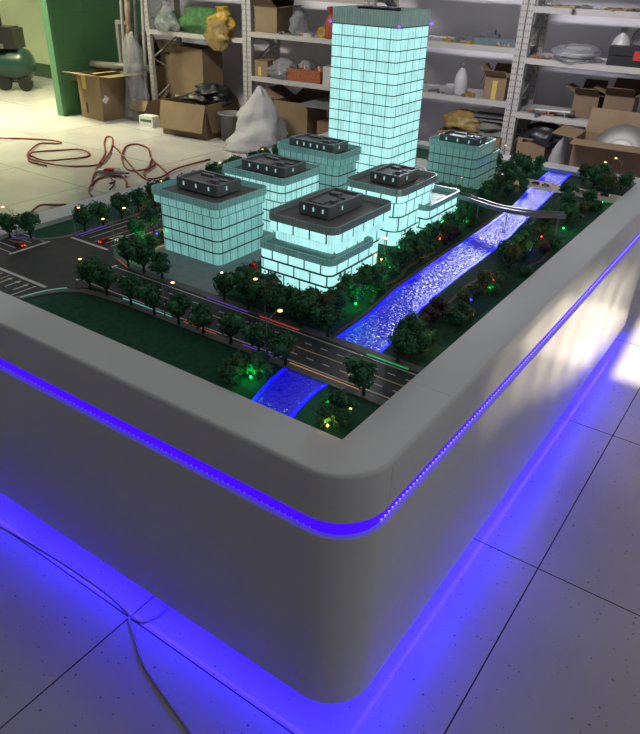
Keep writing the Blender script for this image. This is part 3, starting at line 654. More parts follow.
# ------------------------------------------------------------------ street lamps
def make_lamp(h=.12, reach=.030, m='warm_lamp'):
    root = empty('street_lamp', (0, 0, -5), 'x', 'model street lamp')
    MB().tube([(0, 0, 0), (0, 0, h*.35)], .0022, 8).tube([(0, 0, h*.3), (0, 0, h*.93)], .0012, 6).build('pole', 'lamp_pole', root)
    arc = [(reach*(t**.9), 0, h*.80+h*.2*math.sin(t*PI/2)) for t in [i/7 for i in range(8)]]
    a = MB().tube(arc, .0011, 6); a.tube([(-.001, 0, h*.7), (reach*.30, 0, h*.78), (reach*.5, 0, h*.93)], .0007, 5); a.build('arm', 'lamp_pole', root)
    MB().lathe([(.0016, -.0012), (.0058, -.001), (.0062, .0008), (.002, .0028)], 8, (reach+.003, 0, h)).build('lamp_head', m, root)
    return root
LP = make_lamp()
lamps = [((.300, 1.225), -1.2, .80, 'at the front corner of the crossing'), ((.600, 1.612), -1.2, .86, 'on the far island beside the crossing'), ((.60, 1.395), 2.6, .9, 'at the plaza corner of the crossing'), ((.71, 1.41), 2.3, .95, 'beside the side street by the front-left office'),
         ((.322, .862), -.9, .9, 'on the front pavement opposite the front-left office'), ((.515, .650), 2.9, 1.0, 'on the rear pavement before the front-centre office'), ((.316, .485), -.6, 1.1, 'on the front pavement just before the river'), ((.445, 1.735), 2.2, .95, 'at the left end of the far island'),
         ((.512, .165), 2.9, 0, ''), ((1.05, 1.66), -1.2, .8, 'behind the front-left office, nearer one'), ((1.43, 1.68), -1.2, .8, 'behind the second left office'), ((1.76, 1.70), -1.2, .8, 'far left, in line with the white bag'), ((1.78, 1.60), -1.2, .85, 'left of the tall tower, farther back'),
         ((2.57, .225), 2.2, 1.05, 'by the pale road at the far right, left one of two'), ((2.66, .20), 2.2, 1.1, 'by the pale road at the far right, right one of two'), ((2.62, .80), -1, .9, 'beside the far shelving posts'), ((1.80, .655), -1.6, .5, 'on the left end of the footbridge')]
first = True
for (u, v), rz, s, where in lamps:
    if not s: continue
    lab = 'warm-lit model street lamp '+where; z = Z0+.001 if s != .5 else .915
    if first: LP.location = (u, v, z); LP.rotation_euler = (0, 0, rz); LP.scale = (s,)*3; LP['label'] = lab; LP['group'] = 'model street lamps'; first = False
    else: copy_tree(LP, (u, v, z), rz, s, lab, 'model street lamps')
def globe_lamp(u, v, label, z=Z0, h=.055):
    r = empty('globe_lamp', (u, v, z), label, 'model lamp', 'globe lamps')
    MB().tube([(0, 0, 0), (0, 0, h*.85)], .0016, 6).build('pole', 'roof_dark', r)
    MB().tube([(0, -.007, h*.88), (0, 0, h*.8), (0, .007, h*.88)], .0008, 5).build('arm', 'roof_dark', r)
    for s in (-1, 1): MB().ball((0, s*.007, h*.97), .0045, 7).build('globe', 'pale_lamp', r)
globe_lamp(.575, .862, 'double-globe lamp at the plaza corner near the front-centre office')
globe_lamp(1.175, .635, 'double-globe lamp in the gap between the two river-side offices')
globe_lamp(2.10, 1.0, 'double-globe lamp beside the foot of the tall tower')
LED = dict(green=[(.685, .536), (.804, .492), (.721, .468), (1.041, .534), (.985, .545), (.660, .250), (1.265, .500), (1.225, .600), (1.558, .577), (1.621, .52), (1.789, .64), (1.068, .185), (2.685, .637), (1.831, .195), (2.195, .205), (2.296, .171), (.215, .225), (.195, .49), (.204, .445), (.690, 1.355), (.615, 1.342)],
           blue=[(.595, .470), (.767, .49), (.968, .205), (1.510, .215), (.253, .495), (.240, .432), (.770, 1.365)],
           yellow=[(1.08, .590), (1.239, .515), (.645, .200), (.868, .155), (2.279, .575), (.150, .180), (.236, .175), (.753, 1.345), (.785, 1.352), (.735, 1.352)],
           red=[(1.400, .525), (1.155, .210), (1.676, .230), (.932, 1.585), (.735, .872)])
for c, P_ in LED.items():
    cc = {}
    for i, (u, v) in enumerate(sorted(P_)):
        z_ = zone(u, v); n_ = cc.get(z_, 0); cc[z_] = n_+1
        r = empty('garden_light', (u, v, Z0), f'tiny {c} garden light, {z_}, {ORD[n_]} of its colour from the front', 'garden light', 'garden lights')
        MB().lathe([(.0016, 0), (.0012, .010)], 6).build('stem', 'roof_dark', r)
        MB().ball((0, 0, .013), .0034, 6).build('bulb', 'led_'+c, r)
        colr = dict(green=(.02, 1, .2), blue=(.05, .03, 1), yellow=(1, .6, .15), red=(1, .06, .02))[c]
        pl_ = light('bulb_glow', 'POINT', (0, 0, .024), .05 if c == 'green' else .03, colr, shadow_soft_size=.006); pl_.parent = r
# ------------------------------------------------------------------ footbridge
fb = empty('footbridge', (1.71, .30, Z0), 'curved grey footbridge on thin piers over the glowing river', 'footbridge')
FB = [(1.845, .86), (1.80, .75), (1.765, .66), (1.73, .545), (1.700, .45), (1.697, .395), (1.712, .297), (1.775, .185)]
fp = [(p.x-1.71, p.y-.30) for p in smooth_path([(x, y, 0) for x, y in FB], 5)]
MB().ribbon(fp, .034, .072, .078).build('deck', 'bridge', fb)
for sgn, nm in ((1, 'railing'), (-1, 'railing')):
    q = []
    for i, p in enumerate(fp):
        a = Vector(fp[max(0, i-1)]); b_ = Vector(fp[min(len(fp)-1, i+1)]); d = (b_-a).normalized(); q.append((p[0]-d.y*sgn*.0165, p[1]+d.x*sgn*.0165))
    rl = MB().ribbon(q, .0012, .078, .088); rl.ribbon(q, .003, .088, .0895); rl.build(nm, 'rail_glass', fb)
for x, y in ((1.70, .51), (1.697, .385), (1.71, .31), (1.765, .205), (1.80, .74)): MB().tube([(x-1.71, y-.30, -.003), (x-1.71, y-.30, .073)], .0028, 8).build('pier', 'bridge', fb)
hd = empty('hedge_planter', (1.93, .72, Z0), 'long green hedge planter at the left end of the footbridge', 'planter')
MB().box(-.05, .05, -.09, .09, 0, .045).build('planter_box', 'terrace', hd)
hm = MB(); rr_ = random.Random(3)
for i in range(260):
    p = Vector((rr_.uniform(-.045, .045), rr_.uniform(-.085, .085), .045+rr_.uniform(.0, .014))); a = rr_.uniform(0, 6.28); s = .006
    hm.add([p+Vector((math.cos(a)*s, math.sin(a)*s, 0)), p+Vector((-math.sin(a)*s, math.cos(a)*s, .004)), p-Vector((math.cos(a)*s, math.sin(a)*s, 0))], [(0, 1, 2)])
hm.box(-.045, .045, -.085, .085, .045, .053); hm.build('hedge', 'crown2', hd)
# ------------------------------------------------------------------ cars
def car(u, v, rz, paint, label, z=Z0+.0003, s=1.0):
    r = empty('model_car', (u, v, z), label, 'model car', 'model cars', rz)
    prof = [(-.021, .0035), (-.021, .008), (-.016, .009), (-.011, .0135), (.006, .0135), (.012, .009), (.020, .0078), (.021, .0035)]
    mb = MB(); n = len(prof); y = .009
    mb.add([(x*s, -y*s, zz*s) for x, zz in prof]+[(x*s, y*s, zz*s) for x, zz in prof], [tuple(range(n)), tuple(range(2*n-1, n-1, -1))]+[(i, n+i, n+(i+1) % n, (i+1) % n) for i in range(n)])
    mb.build('body', paint, r)
    MB().box(-.0135*s, .0095*s, -.0092*s, .0092*s, .0092*s, .0128*s).build('window_band', 'black', r)
    for x in (-.012, .013):
        for yy in (-.009, .009):
            M = Matrix.Translation((x*s, yy*s, .004*s)) @ Matrix.Rotation(PI/2, 4, 'X'); MB().lathe([(.004*s, -.0012*s), (.004*s, .0012*s)], 10, M=M).build('wheel', 'tyre', r)
    MB().box(-.0218*s, -.021*s, -.007*s, -.003*s, .005*s, .0075*s).box(-.0218*s, -.021*s, .003*s, .007*s, .005*s, .0075*s).build('tail_light', 'tail', r)
    MB().box(.021*s, .0216*s, -.007*s, -.004*s, .005*s, .007*s).box(.021*s, .0216*s, .004*s, .007*s, .005*s, .007*s).build('headlight', 'pale_lamp', r)
    return r
car(.433, .500, PI/2, 'car_red', 'red model car with glowing lights on the road before the river')
car(.372, .245, -PI/2, 'car_white', 'white model car on the road past the river, behind the single front tree')
car(.405, 1.665, PI/2, 'car_red', 'red model car waiting at the left edge of the crossing')
car(.615, 1.47, 0, 'car_red', 'red model car on the side street by the stop line')
car(.665, 1.44, PI, 'car_white', 'white model car on the side street behind the red one')
car(2.43, .47, PI/2, 'car_white', 'white model car on the pale far bridge, right of the red one', Z0+.0018)
car(2.43, .52, PI/2, 'car_red', 'red model car on the pale far bridge', Z0+.0018)
car(2.43, .30, -PI/2, 'car_white', 'white model car on the pale far road right of the river', Z0+.0018)
car(2.45, .20, -PI/2, 'car_dark', 'dark model car on the pale far road near the right rim', Z0+.0018)
car(.372, .90, -PI/2, 'car_white', 'white model car on the front lane opposite the front-left office')
for (u, v, c) in ((.372, .86, 'red'),): pass
for i, (u, v) in enumerate([(2.44, .60), (2.44, .70), (2.40, .375)]):
    car(u, v, PI/2, 'car_dark', f'dark model car on the pale far road, {["left of the river", "farther left of the river", "just right of the river"][i]}', Z0+.0018)
# ------------------------------------------------------------------ shelving
def bay(s0, s1, levels, label, inset=.5):
    r = empty('shelving_unit', SP(s0, 0), label, 'shelving unit', 'steel shelving units', SRZ)
    W = s1-s0
    for y in (0, W-.05):
        for x in (0, inset):
            MB().box(0, .05, 0, .05, 0, 2.1).build('post', 'post', r, loc=(x, y, 0))
    for y in (.02, W-.03):
        br = MB(); z = .25
        while z < 1.95:
            br.tube([(.04, y, z), (inset, y, z+.22)], .009, 6); br.tube([(inset, y, z+.22), (.04, y, z+.44)], .009, 6); z += .44
        br.build('cross_brace', 'shelf', r)
    for z in levels:
        s = MB().box(.0, .045, .05, W-.05, z-.047, z).box(inset+.005, inset+.05, .05, W-.05, z-.047, z).build('shelf_beam', 'shelf', r)
        MB().box(.045, inset+.005, .0, W, z-.012, z-.002).build('shelf_board', 'shelf_in', r)
bay(.385, 1.795, [.613, 1.063, 1.460, 1.9], 'grey steel shelving unit at the far right with a black tool case')
bay(1.805, 3.30, [.686, 1.130, 1.58, 2.0], 'grey steel shelving unit right of the tall tower with a white spray bottle')
bay(3.31, 4.735, [.636, 1.067, 1.437, 1.9], 'grey steel shelving unit left of the tall tower with a red canister')
bay(4.745, 6.17, [.995, 1.44, 1.9], 'grey steel shelving unit at the left with green and yellow bags')
# ------------------------------------------------------------------ cartons
def carton(locv, rz, w_, d_, h_, label, flaps=(60, 60, 60, 60), m='card', group='cardboard boxes', extra=None):
    """x = depth d_, y = width w_; flaps: angles (front -x, back +x, right -y, left +y), None = no flap, 90 = upright, 0 = flat outwards, negative = hanging"""
    r = empty('cardboard_box', locv, label, 'cardboard box', group, rz); t = .006
    b = MB().box(0, d_, 0, w_, 0, t).box(0, t, 0, w_, t, h_).box(d_-t, d_, 0, w_, t, h_).box(t, d_-t, 0, t, t, h_).box(t, d_-t, w_-t, w_, t, h_)
    b.build('box_body', m, r)
    fl = min(d_, w_)*.48
    for i, a in enumerate(flaps):
        if a is None: continue
        a = math.radians(a); c, s = math.cos(a)*fl, math.sin(a)*fl
        P_ = {0: [(0, 0, h_), (0, w_, h_), (-c, w_-.01, h_+s), (-c, .01, h_+s)], 1: [(d_, 0, h_), (d_, w_, h_), (d_+c, w_-.01, h_+s), (d_+c, .01, h_+s)],
              2: [(0, 0, h_), (d_, 0, h_), (d_-.01, -c, h_+s), (.01, -c, h_+s)], 3: [(0, w_, h_), (d_, w_, h_), (d_-.01, w_+c, h_+s), (.01, w_+c, h_+s)]}[i]
        q = [Vector(x) for x in P_]; n_ = (q[1]-q[0]).cross(q[3]-q[0]).normalized()*.004
        MB().add([*q, *[x+n_ for x in q]], [(0, 1, 2, 3), (7, 6, 5, 4), (0, 4, 5, 1), (1, 5, 6, 2), (2, 6, 7, 3), (3, 7, 4, 0)]).build('flap', m, r)
    if extra: extra(r, w_, d_, h_)
    return r
def box1_extra(r, w_, d_, h_):
    MB().box(-.002, .0, w_*.62, w_*.80, h_*.66, h_).build('tape_strip', 'tape', r)
    MB().box(d_*.06, d_*.75, w_*.30, w_*.42, h_+.012, h_+.015).build('tape_strip', 'tape', r)
    M = Matrix.Translation((.02, -.001, h_*.50)) @ Matrix.Rotation(.7, 4, 'Y')
    MB().box(0, .07, -.001, .001, -.02, .06, M=M).build('diamond_label', 'label', r)
    MB().box(.025, .045, -.0022, -.001, h_*.50+.012, h_*.5+.03).build('label_print', 'print', r)
    MB().box(-.0015, .001, w_*.66, w_*.74, h_*.12, h_*.36).build('hand_slot', 'hole', r)
carton((4.683, 6.48, 0), -.05, .42, .60, .50, 'brown cardboard box with yellow tape beside the green wall', (8, 0, 2, -35), 'card', extra=box1_extra)
carton((4.78, 4.91, 0), .12, .60, .62, .36, 'open cardboard box with hanging flaps and black plastic inside, in front of the white bag', (-76, None, -74, None), 'card')
carton((5.38, 5.49, 0), -.14, 1.12, .30, .825, 'largest open cardboard box standing in the left shelving bay', (None, None, None, None), 'card', extra=lambda r, w_, d_, h_: [MB().box(-.002, 0, w_*.42, w_*.5, h_*.30, h_*.33).build('torn_label', 'label', r), MB().box(-.0015, .001, w_*.55, w_*.62, h_*.86, h_*.89).build('hand_slot', 'hole', r)])
carton((5.02, 6.05, 0), .1, .26, .3, .24, 'small low cardboard box between the taped box and the open box', (-60, 40, None, None), 'card_dark')
pk = empty('tile_glue_pack', (4.83, 5.80, 0), 'white and green packet on the floor beside the open cardboard box', 'packet', rz=.12)
MB().box(0, .12, 0, .2, 0, .12).build('pack', 'label', pk); MB().box(-.001, .0, .02, .18, .055, .085).build('green_print', 'green_net', pk)
def blob(name, locv, sx, sy, h, m, label, cat, seed=0, prof=None, group=None, rz=SRZ, rough_=.18, n=28, k=16, parent=None):
    prof = prof or [(.75, 0), (1, .25), (.95, .5), (.7, .8), (.3, 1)]
    def R_(t):
        for i in range(len(prof)-1):
            if prof[i][1] <= t <= prof[i+1][1]:
                q = (t-prof[i][1])/(prof[i+1][1]-prof[i][1]+1e-9); return prof[i][0]*(1-q)+prof[i+1][0]*q
        return prof[-1][0]
    vs_ = []; fs = []
    for j in range(k+1):
        t = j/k; r = R_(t)
        for i in range(n):
            a = 2*PI*i/n; d = Vector((math.cos(a), math.sin(a), t*2.2))
            q = 1+rough_*(noise.noise(d*1.6+Vector((seed*7.3, 0, 0)))*1.3+noise.noise(d*4.5+Vector((0, seed*3.1, 0)))*.7)
            zz = h*t*(1+.06*noise.noise(d*2+Vector((0, 0, seed))) if t > 0 else 0)
            vs_.append((sx*r*q*math.cos(a), sy*r*q*math.sin(a), max(0, zz)))
    for j in range(k):
        for i in range(n): fs.append((j*n+i, j*n+(i+1) % n, (j+1)*n+(i+1) % n, (j+1)*n+i))
    fs.append(tuple(range(n-1, -1, -1))); fs.append(tuple(k*n+i for i in range(n)))
    mb = MB().add(vs_, fs)
    if parent: return mb.build(name, m, parent, True)
    o = mb.build(name, m, None, True); o.location = locv; o.rotation_euler = (0, 0, rz)
    return tag(o, label, cat, group)
wb = empty('white_sack', (4.95, 4.30, 0), 'tall white plastic sack with black print tied to a peak on the floor', 'sack', rz=.5)
blob('sack_body', None, .27, .33, .60, 'white_bag', None, None, 3, [(1.22, 0), (1.02, .1), (.84, .3), (.66, .5), (.46, .68), (.24, .86), (.13, .95), (.06, 1)], parent=wb, rough_=.34)
pr_ = MB()
for y, z in ((-.05, .44), (-.02, .47), (.05, .43), (.09, .46), (-.09, .40), (.02, .35)): pr_.box(-.19+z*.05, -.15+z*.05, y, y+.03, z, z+.014)
# black film inside open box
blob('black_film', (5.16, 5.16, .30), .20, .22, .22, 'black', 'crumpled black plastic film sticking out of the open cardboard box', 'plastic film', 5, rough_=.6, rz=.2)
# bucket
bk = empty('bucket', SP(4.76, 0, -.28), 'grey-white plastic bucket behind the tied white sack', 'bucket', rz=SRZ)
MB().lathe([(.11, 0), (.14, .27), (.148, .27), (.148, .285), (.138, .285), (.11, .02)], 24).build('pail', 'grey_pl', bk, True)
MB().tube([(.0, .145*math.cos(a), .28-.05*math.sin(a)) for a in [PI*i/10 for i in range(11)]], .003, 6).build('handle', 'shelf', bk)
carton(SP(3.95, 0, -.02), SRZ, .42, .40, .43, 'cardboard box in the bay left of the tower behind the white sack', (None, 20, None, 30), 'card')
carton(SP(3.42, 0, -.10), SRZ, .36, .36, .30, 'closed dark cardboard box under the grey foam sheet beside the tower', (None, None, None, None), 'card_dark', extra=lambda r, w_, d_, h_: MB().box(0, d_, 0, w_, h_-.006, h_).build('lid', 'card_dark', r))
fs_ = MB().box(-.17, .40, .0, .58, 0, .018); o = fs_.build('foam_sheet', 'grey_pl'); o.location = SP(3.40, .435, 0); o.rotation_euler = (0, 0, SRZ); tag(o, 'grey flat foam sheet lying over boxes left of the tower', 'foam sheet')
# left bay: poles roll, film, black bag, rods
rl = empty('film_roll', (4.95, 6.50, .565), 'long roll of grey plastic film lying on the taped box', 'roll', rz=0)
MB().tube([(.0, .42, 0), (.28, -.30, .0)], .045, 14).build('film_sheet', 'grey_pl', rl, True); MB().tube([(-.005, .435, 0), (.285, -.315, .0)], .02, 10).build('core', 'white_pl', rl)
blob('plastic_sheet_heap', SP(6.33, 0, -.10), .11, .15, .95, 'clear', 'crumpled translucent sheet standing between the rods and the left shelving post', 'plastic sheet', 11, [(1, 0), (.95, .5), (.7, .8), (.25, 1)], rough_=.35)
carton(SP(6.22, 0, .10), SRZ, .34, .30, .58, 'closed dark cardboard box under the black bag beside the green wall', (None, None, None, None), 'card_dark', extra=lambda r, w_, d_, h_: MB().box(0, d_, 0, w_, h_-.006, h_).build('lid', 'card_dark', r))
blob('black_bag', SP(6.40, .58, .24), .13, .15, .36, 'black', 'black bag on a closed box behind the film roll', 'bag', 12, rough_=.3)
for i, (s, m, r_, lab) in enumerate(((6.60, 'shelf', .018, 'leftmost white steel rod leaning at the green partition'), (6.50, 'rust', .035, 'rust-stained white post leaning beside the green partition'), (6.38, 'grey_dk', .022, 'dark grey rod between the rusty post and shelving'), (6.27, 'shelf', .018, 'white steel rod leaning right beside the left shelving unit'))):
    o = MB().tube([(0, 0, 0), (.08, -.05, 2.2)], r_, 8).build('leaning_rod', m); o.location = SP(s, 0, -.0); tag(o, lab, 'rod', 'leaning rods')
fo = empty('window_frame_offcut', SP(6.72, 0, .1), 'white metal frame piece standing against the green partition', 'metal frame', rz=SRZ)
MB().box(0, .04, 0, .04, 0, 1.05).box(0, .04, -.18, 0, 1.01, 1.05).build('frame_bar', 'shelf', fo)
blob('green_net_sack', SP(5.45, .995, .16), .17, .33, .26, 'green_net', 'green net sack lying on the left shelf', 'sack', 20, [(.8, 0), (1, .3), (.95, .6), (.6, .95), (.3, 1)])
blob('green_net_sack', SP(5.93, .995, .14), .14, .17, .20, 'green_net', 'smaller green net sack at the left end of the shelf', 'sack', 21, [(.8, 0), (1, .3), (.9, .6), (.4, 1)])
blob('plastic_bag', SP(5.84, .995, .0), .09, .14, .30, 'clear', 'clear plastic bag tied on top, between two green net sacks', 'bag', 22, [(.9, 0), (1, .3), (.5, .7), (.25, .85), (.5, 1)], rough_=.4)
yb = blob('yellow_bag', SP(5.07, .995, .02), .09, .16, .29, 'yellow_bag', 'yellow plastic bag on the left shelf beside the steel post', 'bag', 23, [(.8, 0), (1, .3), (.85, .6), (.4, .85), (.5, 1)], rough_=.4)
blob('tan_bag', SP(5.07, .86, -.075), .05, .15, .30, 'tan_bag', 'tan plastic bag hanging over the shelf edge below the yellow bag', 'bag', 24, [(.4, 0), (.9, .35), (1, .7), (.6, 1)], rough_=.45)
# bay left of tower, upper
carton(SP(4.38, 1.067, .04), SRZ, .28, .30, .24, 'open cardboard box on the upper shelf left of the tower', (35, 60, 10, 20), 'card')
blob('plastic_bag', SP(4.22, 1.067, .20), .09, .09, .26, 'clear', 'clear plastic bag behind the scraps on the upper shelf left of the tower', 'bag', 30, rough_=.4)
def scraps(s0, s1, z, d0, d1, n, label, seed, mats=('wood', 'white_pl', 'grey_dk', 'metal'), ln_=(.03, .12), hh=.05):
    r_ = random.Random(seed)
    for i in range(n):
        L_ = r_.uniform(*ln_); a = r_.uniform(0, PI); s = r_.uniform(s0, s1); d = r_.uniform(d0, d1); t = r_.uniform(.008, .022)
        M = Matrix.Rotation(a, 4, 'Z')
        kind = i % 3
        if kind == 0: mb = MB().box(-L_/2, L_/2, -t, t, 0, t*1.2, M=M).box(-L_/2, -L_/2+t, -t*1.6, t*1.6, 0, t*1.8, M=M)
        elif kind == 1: mb = MB().tube([M @ Vector((-L_/2, 0, t*.6)), M @ Vector((0, t, t*.6)), M @ Vector((L_/2, 0, t*.6))], t*.55, 7)
        else: mb = MB().lathe([(t*1.5, 0), (t*1.6, t), (t*1.1, t*1.6), (t*.5, t*1.7)], 10)
        o = mb.build(['wood_offcut', 'short_rod', 'bottle_cap'][kind], mats[i % len(mats)]); o.location = SP(s, z, d); o.rotation_euler = (0, 0, SRZ)
        nm = ['offcut with a raised end', 'short bent rod', 'round cap'][kind]; mn = dict(wood='light wood', white_pl='white', grey_dk='dark grey', metal='metal', tan_bag='tan', grey_blue='grey-blue', orange_net='orange', yellow_bag='yellow', card='brown', black='black')[mats[i % len(mats)]]
        tag(o, f'small {mn} {nm}, {ORD[i]} placed, {label}', 'workshop scrap', 'scraps '+label)
scraps(4.02, 4.42, 1.067, .03, .12, 9, 'upper shelf left of tower', 1)
def roll(s, z, d, r, h, m, label, axis='Z'):
    M = Matrix.Rotation(PI/2, 4, 'Y') if axis == 'X' else Matrix.Identity(4)
    t = empty('tape_roll', SP(s, z+(r if axis == 'X' else 0), d), label, 'tape roll', rz=SRZ)
    MB().lathe([(r*.5, 0), (r, 0), (r, h), (r*.5, h)], 20, M=M).build('tape', m, t); MB().lathe([(r*.5, -.001), (r*.52, h*1.02), (r*.42, h*1.02), (r*.42, 0)], 16, M=M).build('core', 'card', t)
roll(4.01, 1.067, .07, .055, .03, 'white_pl', 'white tape roll lying flat on the upper shelf left of the tower')
roll(3.86, 1.067, .07, .05, .04, 'yellow_bag', 'yellow tape roll standing beside the red canister', 'X')
rc = empty('red_canister', SP(3.74, 1.067, .06), 'red-brown spray canister with nozzle beside the tower on the upper shelf', 'canister', rz=SRZ)
MB().lathe([(.055, 0), (.062, .02), (.062, .15), (.04, .20), (.02, .22)], 18).build('bottle', 'red_can', rc, True)
MB().lathe([(.018, .22), (.022, .25), (.018, .27)], 10).box(-.07, .03, -.013, .013, .26, .285).build('spray_head', 'red_pl', rc)
# bay left of tower, lower
carton(SP(4.50, .636, .04), SRZ, .17, .2, .16, 'small cardboard box on the lower shelf left of the tower', (None, None, None, None), 'card', extra=lambda r, w_, d_, h_: [MB().box(0, d_, 0, w_, h_-.005, h_).build('lid', 'card', r), MB().box(-.001, 0, w_*.5, w_*.72, .01, h_*.6).build('tape_strip', 'tape', r)])
blob('clear_bag', SP(4.34, .636, .12), .14, .15, .20, 'clear', 'clear plastic bag of white parts beside the small cardboard box', 'bag', 31, rough_=.4)
blob('clear_bag', SP(4.14, .636, .24), .10, .10, .18, 'clear', 'clear plastic bag behind the orange mesh basket', 'bag', 35, rough_=.4)
bs = empty('orange_mesh_basket', SP(4.04, .636, .03), 'orange-brown mesh basket of odds and ends on the lower shelf', 'basket', rz=SRZ)
MB().box(0, .22, -.21, .21, 0, .005).box(0, .006, -.21, .21, 0, .12).box(.214, .22, -.21, .21, 0, .12).box(0, .22, -.21, -.204, 0, .12).box(0, .22, .204, .21, 0, .12).build('basket_mesh', 'orange_net', bs)
r9 = random.Random(9)
for i in range(8):
    o = MB().box(-.03, .03, -.02, .02, 0, .05, M=Matrix.Rotation(r9.uniform(0, 3), 4, 'Z')).tube([(0, 0, .05), (.01, .01, .09)], .008, 6).build('boxed_part', ['white_pl', 'orange_net', 'black', 'grey_blue'][i % 4]); o.location = SP(3.88+.045*i, .745, .09+.04*(i % 2)); o.rotation_euler = (0, 0, SRZ); o.location.z = .70
    tag(o, f'{["white", "orange", "black", "grey-blue"][i % 4]} part in the orange mesh basket, {ORD[i]} from the right', 'part', 'parts in the basket')
wbx = MB().box(0, .2, -.05, .05, 0, .17).build('white_carton', 'white_pl'); wbx.location = SP(3.76, .636, .04); wbx.rotation_euler = (0, 0, SRZ); tag(wbx, 'narrow white carton beside the tower on the lower shelf', 'carton')
# bay right of tower
scraps(2.25, 2.66, 1.13, .05, .20, 12, 'upper shelf right of tower', 2, ('yellow_bag', 'wood', 'grey_dk'))
ms = empty('grey_model_hull', SP(2.10, 1.13, .14), 'grey-blue model part shaped like a low hull on the upper shelf', 'model part', rz=SRZ)
MB().prism([(-.07, -.22), (.07, -.22), (.07, .16), (0, .27), (-.07, .16)], 0, .055).build('hull', 'grey_blue', ms)
MB().box(-.03, .03, -.05, .07, .055, .085).box(-.02, .02, -.01, .05, .085, .12).tube([(0, -.12, .055), (0, .15, .075)], .008, 6).build('deckhouse', 'grey_dk', ms)
scraps(1.90, 2.05, 1.13, .04, .12, 4, 'at its right end', 3, ('wood', 'grey_dk'))
sb = empty('spray_bottle', SP(2.34, .686, .10), 'white spray bottle with black nozzle on the lower shelf right of the tower', 'spray bottle', rz=SRZ)
MB().lathe([(.055, 0), (.062, .02), (.064, .12), (.05, .18), (.022, .225), (.018, .235)], 20).build('bottle', 'white_bag', sb, True)
MB().lathe([(.022, .235), (.022, .26), (.012, .275)], 12).tube([(0, 0, .268), (-.0, .04, .275)], .008, 6).tube([(0, .01, .26), (-.01, .04, .235)], .005, 6).build('nozzle', 'grey_dk', sb)
jr = empty('glass_jar', SP(2.425, .686, .06), 'squat clear jar left of the white spray bottle', 'jar', rz=SRZ)
MB().lathe([(.045, 0), (.048, .06), (.04, .075)], 18).build('glass', 'clear', jr, True); MB().lathe([(.042, .075), (.042, .09), (.01, .092)], 18).build('lid', 'white_pl', jr)
scraps(2.46, 2.66, .686, .05, .15, 5, 'lower shelf by tower', 4, ('grey_dk', 'metal'), hh=.03)
scraps(2.18, 2.30, .686, .03, .10, 5, 'beside the spray bottle', 5, ('tan_bag', 'grey_dk', 'orange_net'))
carton(SP(1.90, .686, .06), SRZ, .20, .20, .20, 'open cardboard box with yellow tape right of the spray bottle', (30, 60, 10, 55), 'card', extra=lambda r, w_, d_, h_: MB().box(-.002, 0, w_*.40, w_*.62, 0, h_*.8).build('tape_strip', 'tape', r))
MBc = MB().tube([SP(2.16-.02*i, .70+.10*math.sin(i*.7)+.1, .12+.02*math.cos(i)) for i in range(9)], .004, 6)
tag(MBc.build('loose_cable', 'grey_dk'), 'thin dark cable curling left of the taped open box', 'cable')
carton(SP(1.84, 0, -.06), SRZ, .62, .36, .38, 'wide cardboard box on the floor right of the tower holding a tan bag', (None, None, None, None), 'card', extra=None)
blob('tan_bag', SP(2.27, .33, .12), .14, .20, .22, 'tan_bag', 'tan plastic bag standing in the wide floor box right of the tower', 'bag', 41, rough_=.4)
blob('plastic_film', SP(2.0, .33, .12), .12, .17, .16, 'grey_pl', 'crumpled grey plastic film in the wide floor box right of the tower', 'plastic film', 42, rough_=.5)
for i, z in enumerate((.50, .53)):
    o = MB().box(-.08, .14, -.16, .14, 0, .014, M=Matrix.Rotation(.12*i, 4, 'Z')).build('foam_board', 'grey_dk' if i else 'grey_pl'); o.location = SP(2.02, z-.005, .12); o.rotation_euler = (0, 0, SRZ); tag(o, ['light grey', 'dark grey'][i]+' thin board lying across the wide floor box', 'board')
# right bay
scraps(.45, 1.70, 1.46, .03, .25, 26, 'top shelf at far right', 6, ('wood', 'metal', 'grey_dk', 'tan_bag'), (.08, .28))
scraps(1.45, 1.72, 1.063, .03, .12, 7, 'middle shelf at far right', 7, ('card', 'grey_dk', 'orange_net'))
pw = empty('wrapped_stack', SP(1.35, 1.063, .16), 'stack of flat white parts in clear plastic on the middle right shelf', 'wrapped stack', rz=SRZ)
for i in range(5): MB().lathe([(.15-.012*i, i*.022), (.155-.012*i, i*.022+.01), (.13-.012*i, i*.022+.02)], 22).build('flat_part', 'grey_pl' if i % 2 else 'white_pl', pw)
blob('wrap', None, .19, .19, .13, 'clear', None, None, 43, [(1, 0), (1.05, .4), (.8, .85), (.3, 1)], parent=pw, rough_=.3)
jg = empty('white_jug', SP(1.03, 1.063, .22), 'white plastic jug behind the black tool case', 'jug', rz=SRZ)
MB().lathe([(.07, 0), (.078, .02), (.078, .14), (.06, .19), (.025, .235), (.025, .25)], 20).build('bottle', 'white_pl', jg, True); MB().lathe([(.028, .25), (.028, .27), (.01, .272)], 12).build('cap', 'white_pl', jg)
blob('clear_bag', SP(.80, 1.063, .36), .10, .18, .33, 'clear', 'large clear plastic bag behind the black tool case', 'bag', 44, rough_=.4)
tc_ = empty('tool_case', SP(.83, 1.063, .02), 'black plastic tool case with red latch on the middle right shelf', 'tool case', rz=SRZ)
MB().box(0, .30, -.25, .25, 0, .075).build('case_bottom', 'black', tc_); MB().box(0, .30, -.25, .25, .08, .145).box(.02, .05, -.08, .08, .145, .16).build('case_lid', 'black', tc_)
for y in (.02, ): MB().box(-.012, 0, y-.03, y+.03, .05, .12).build('latch', 'red_pl', tc_)
carton(SP(1.09, .613, .12), SRZ, .21, .26, .20, 'left one of two open cardboard boxes on the lower right shelf', (30, 55, -10, 25), 'card_dark')
carton(SP(.80, .613, .08), SRZ, .24, .28, .22, 'right one of two open cardboard boxes on the lower right shelf', (35, 60, 20, 20), 'card_dark')
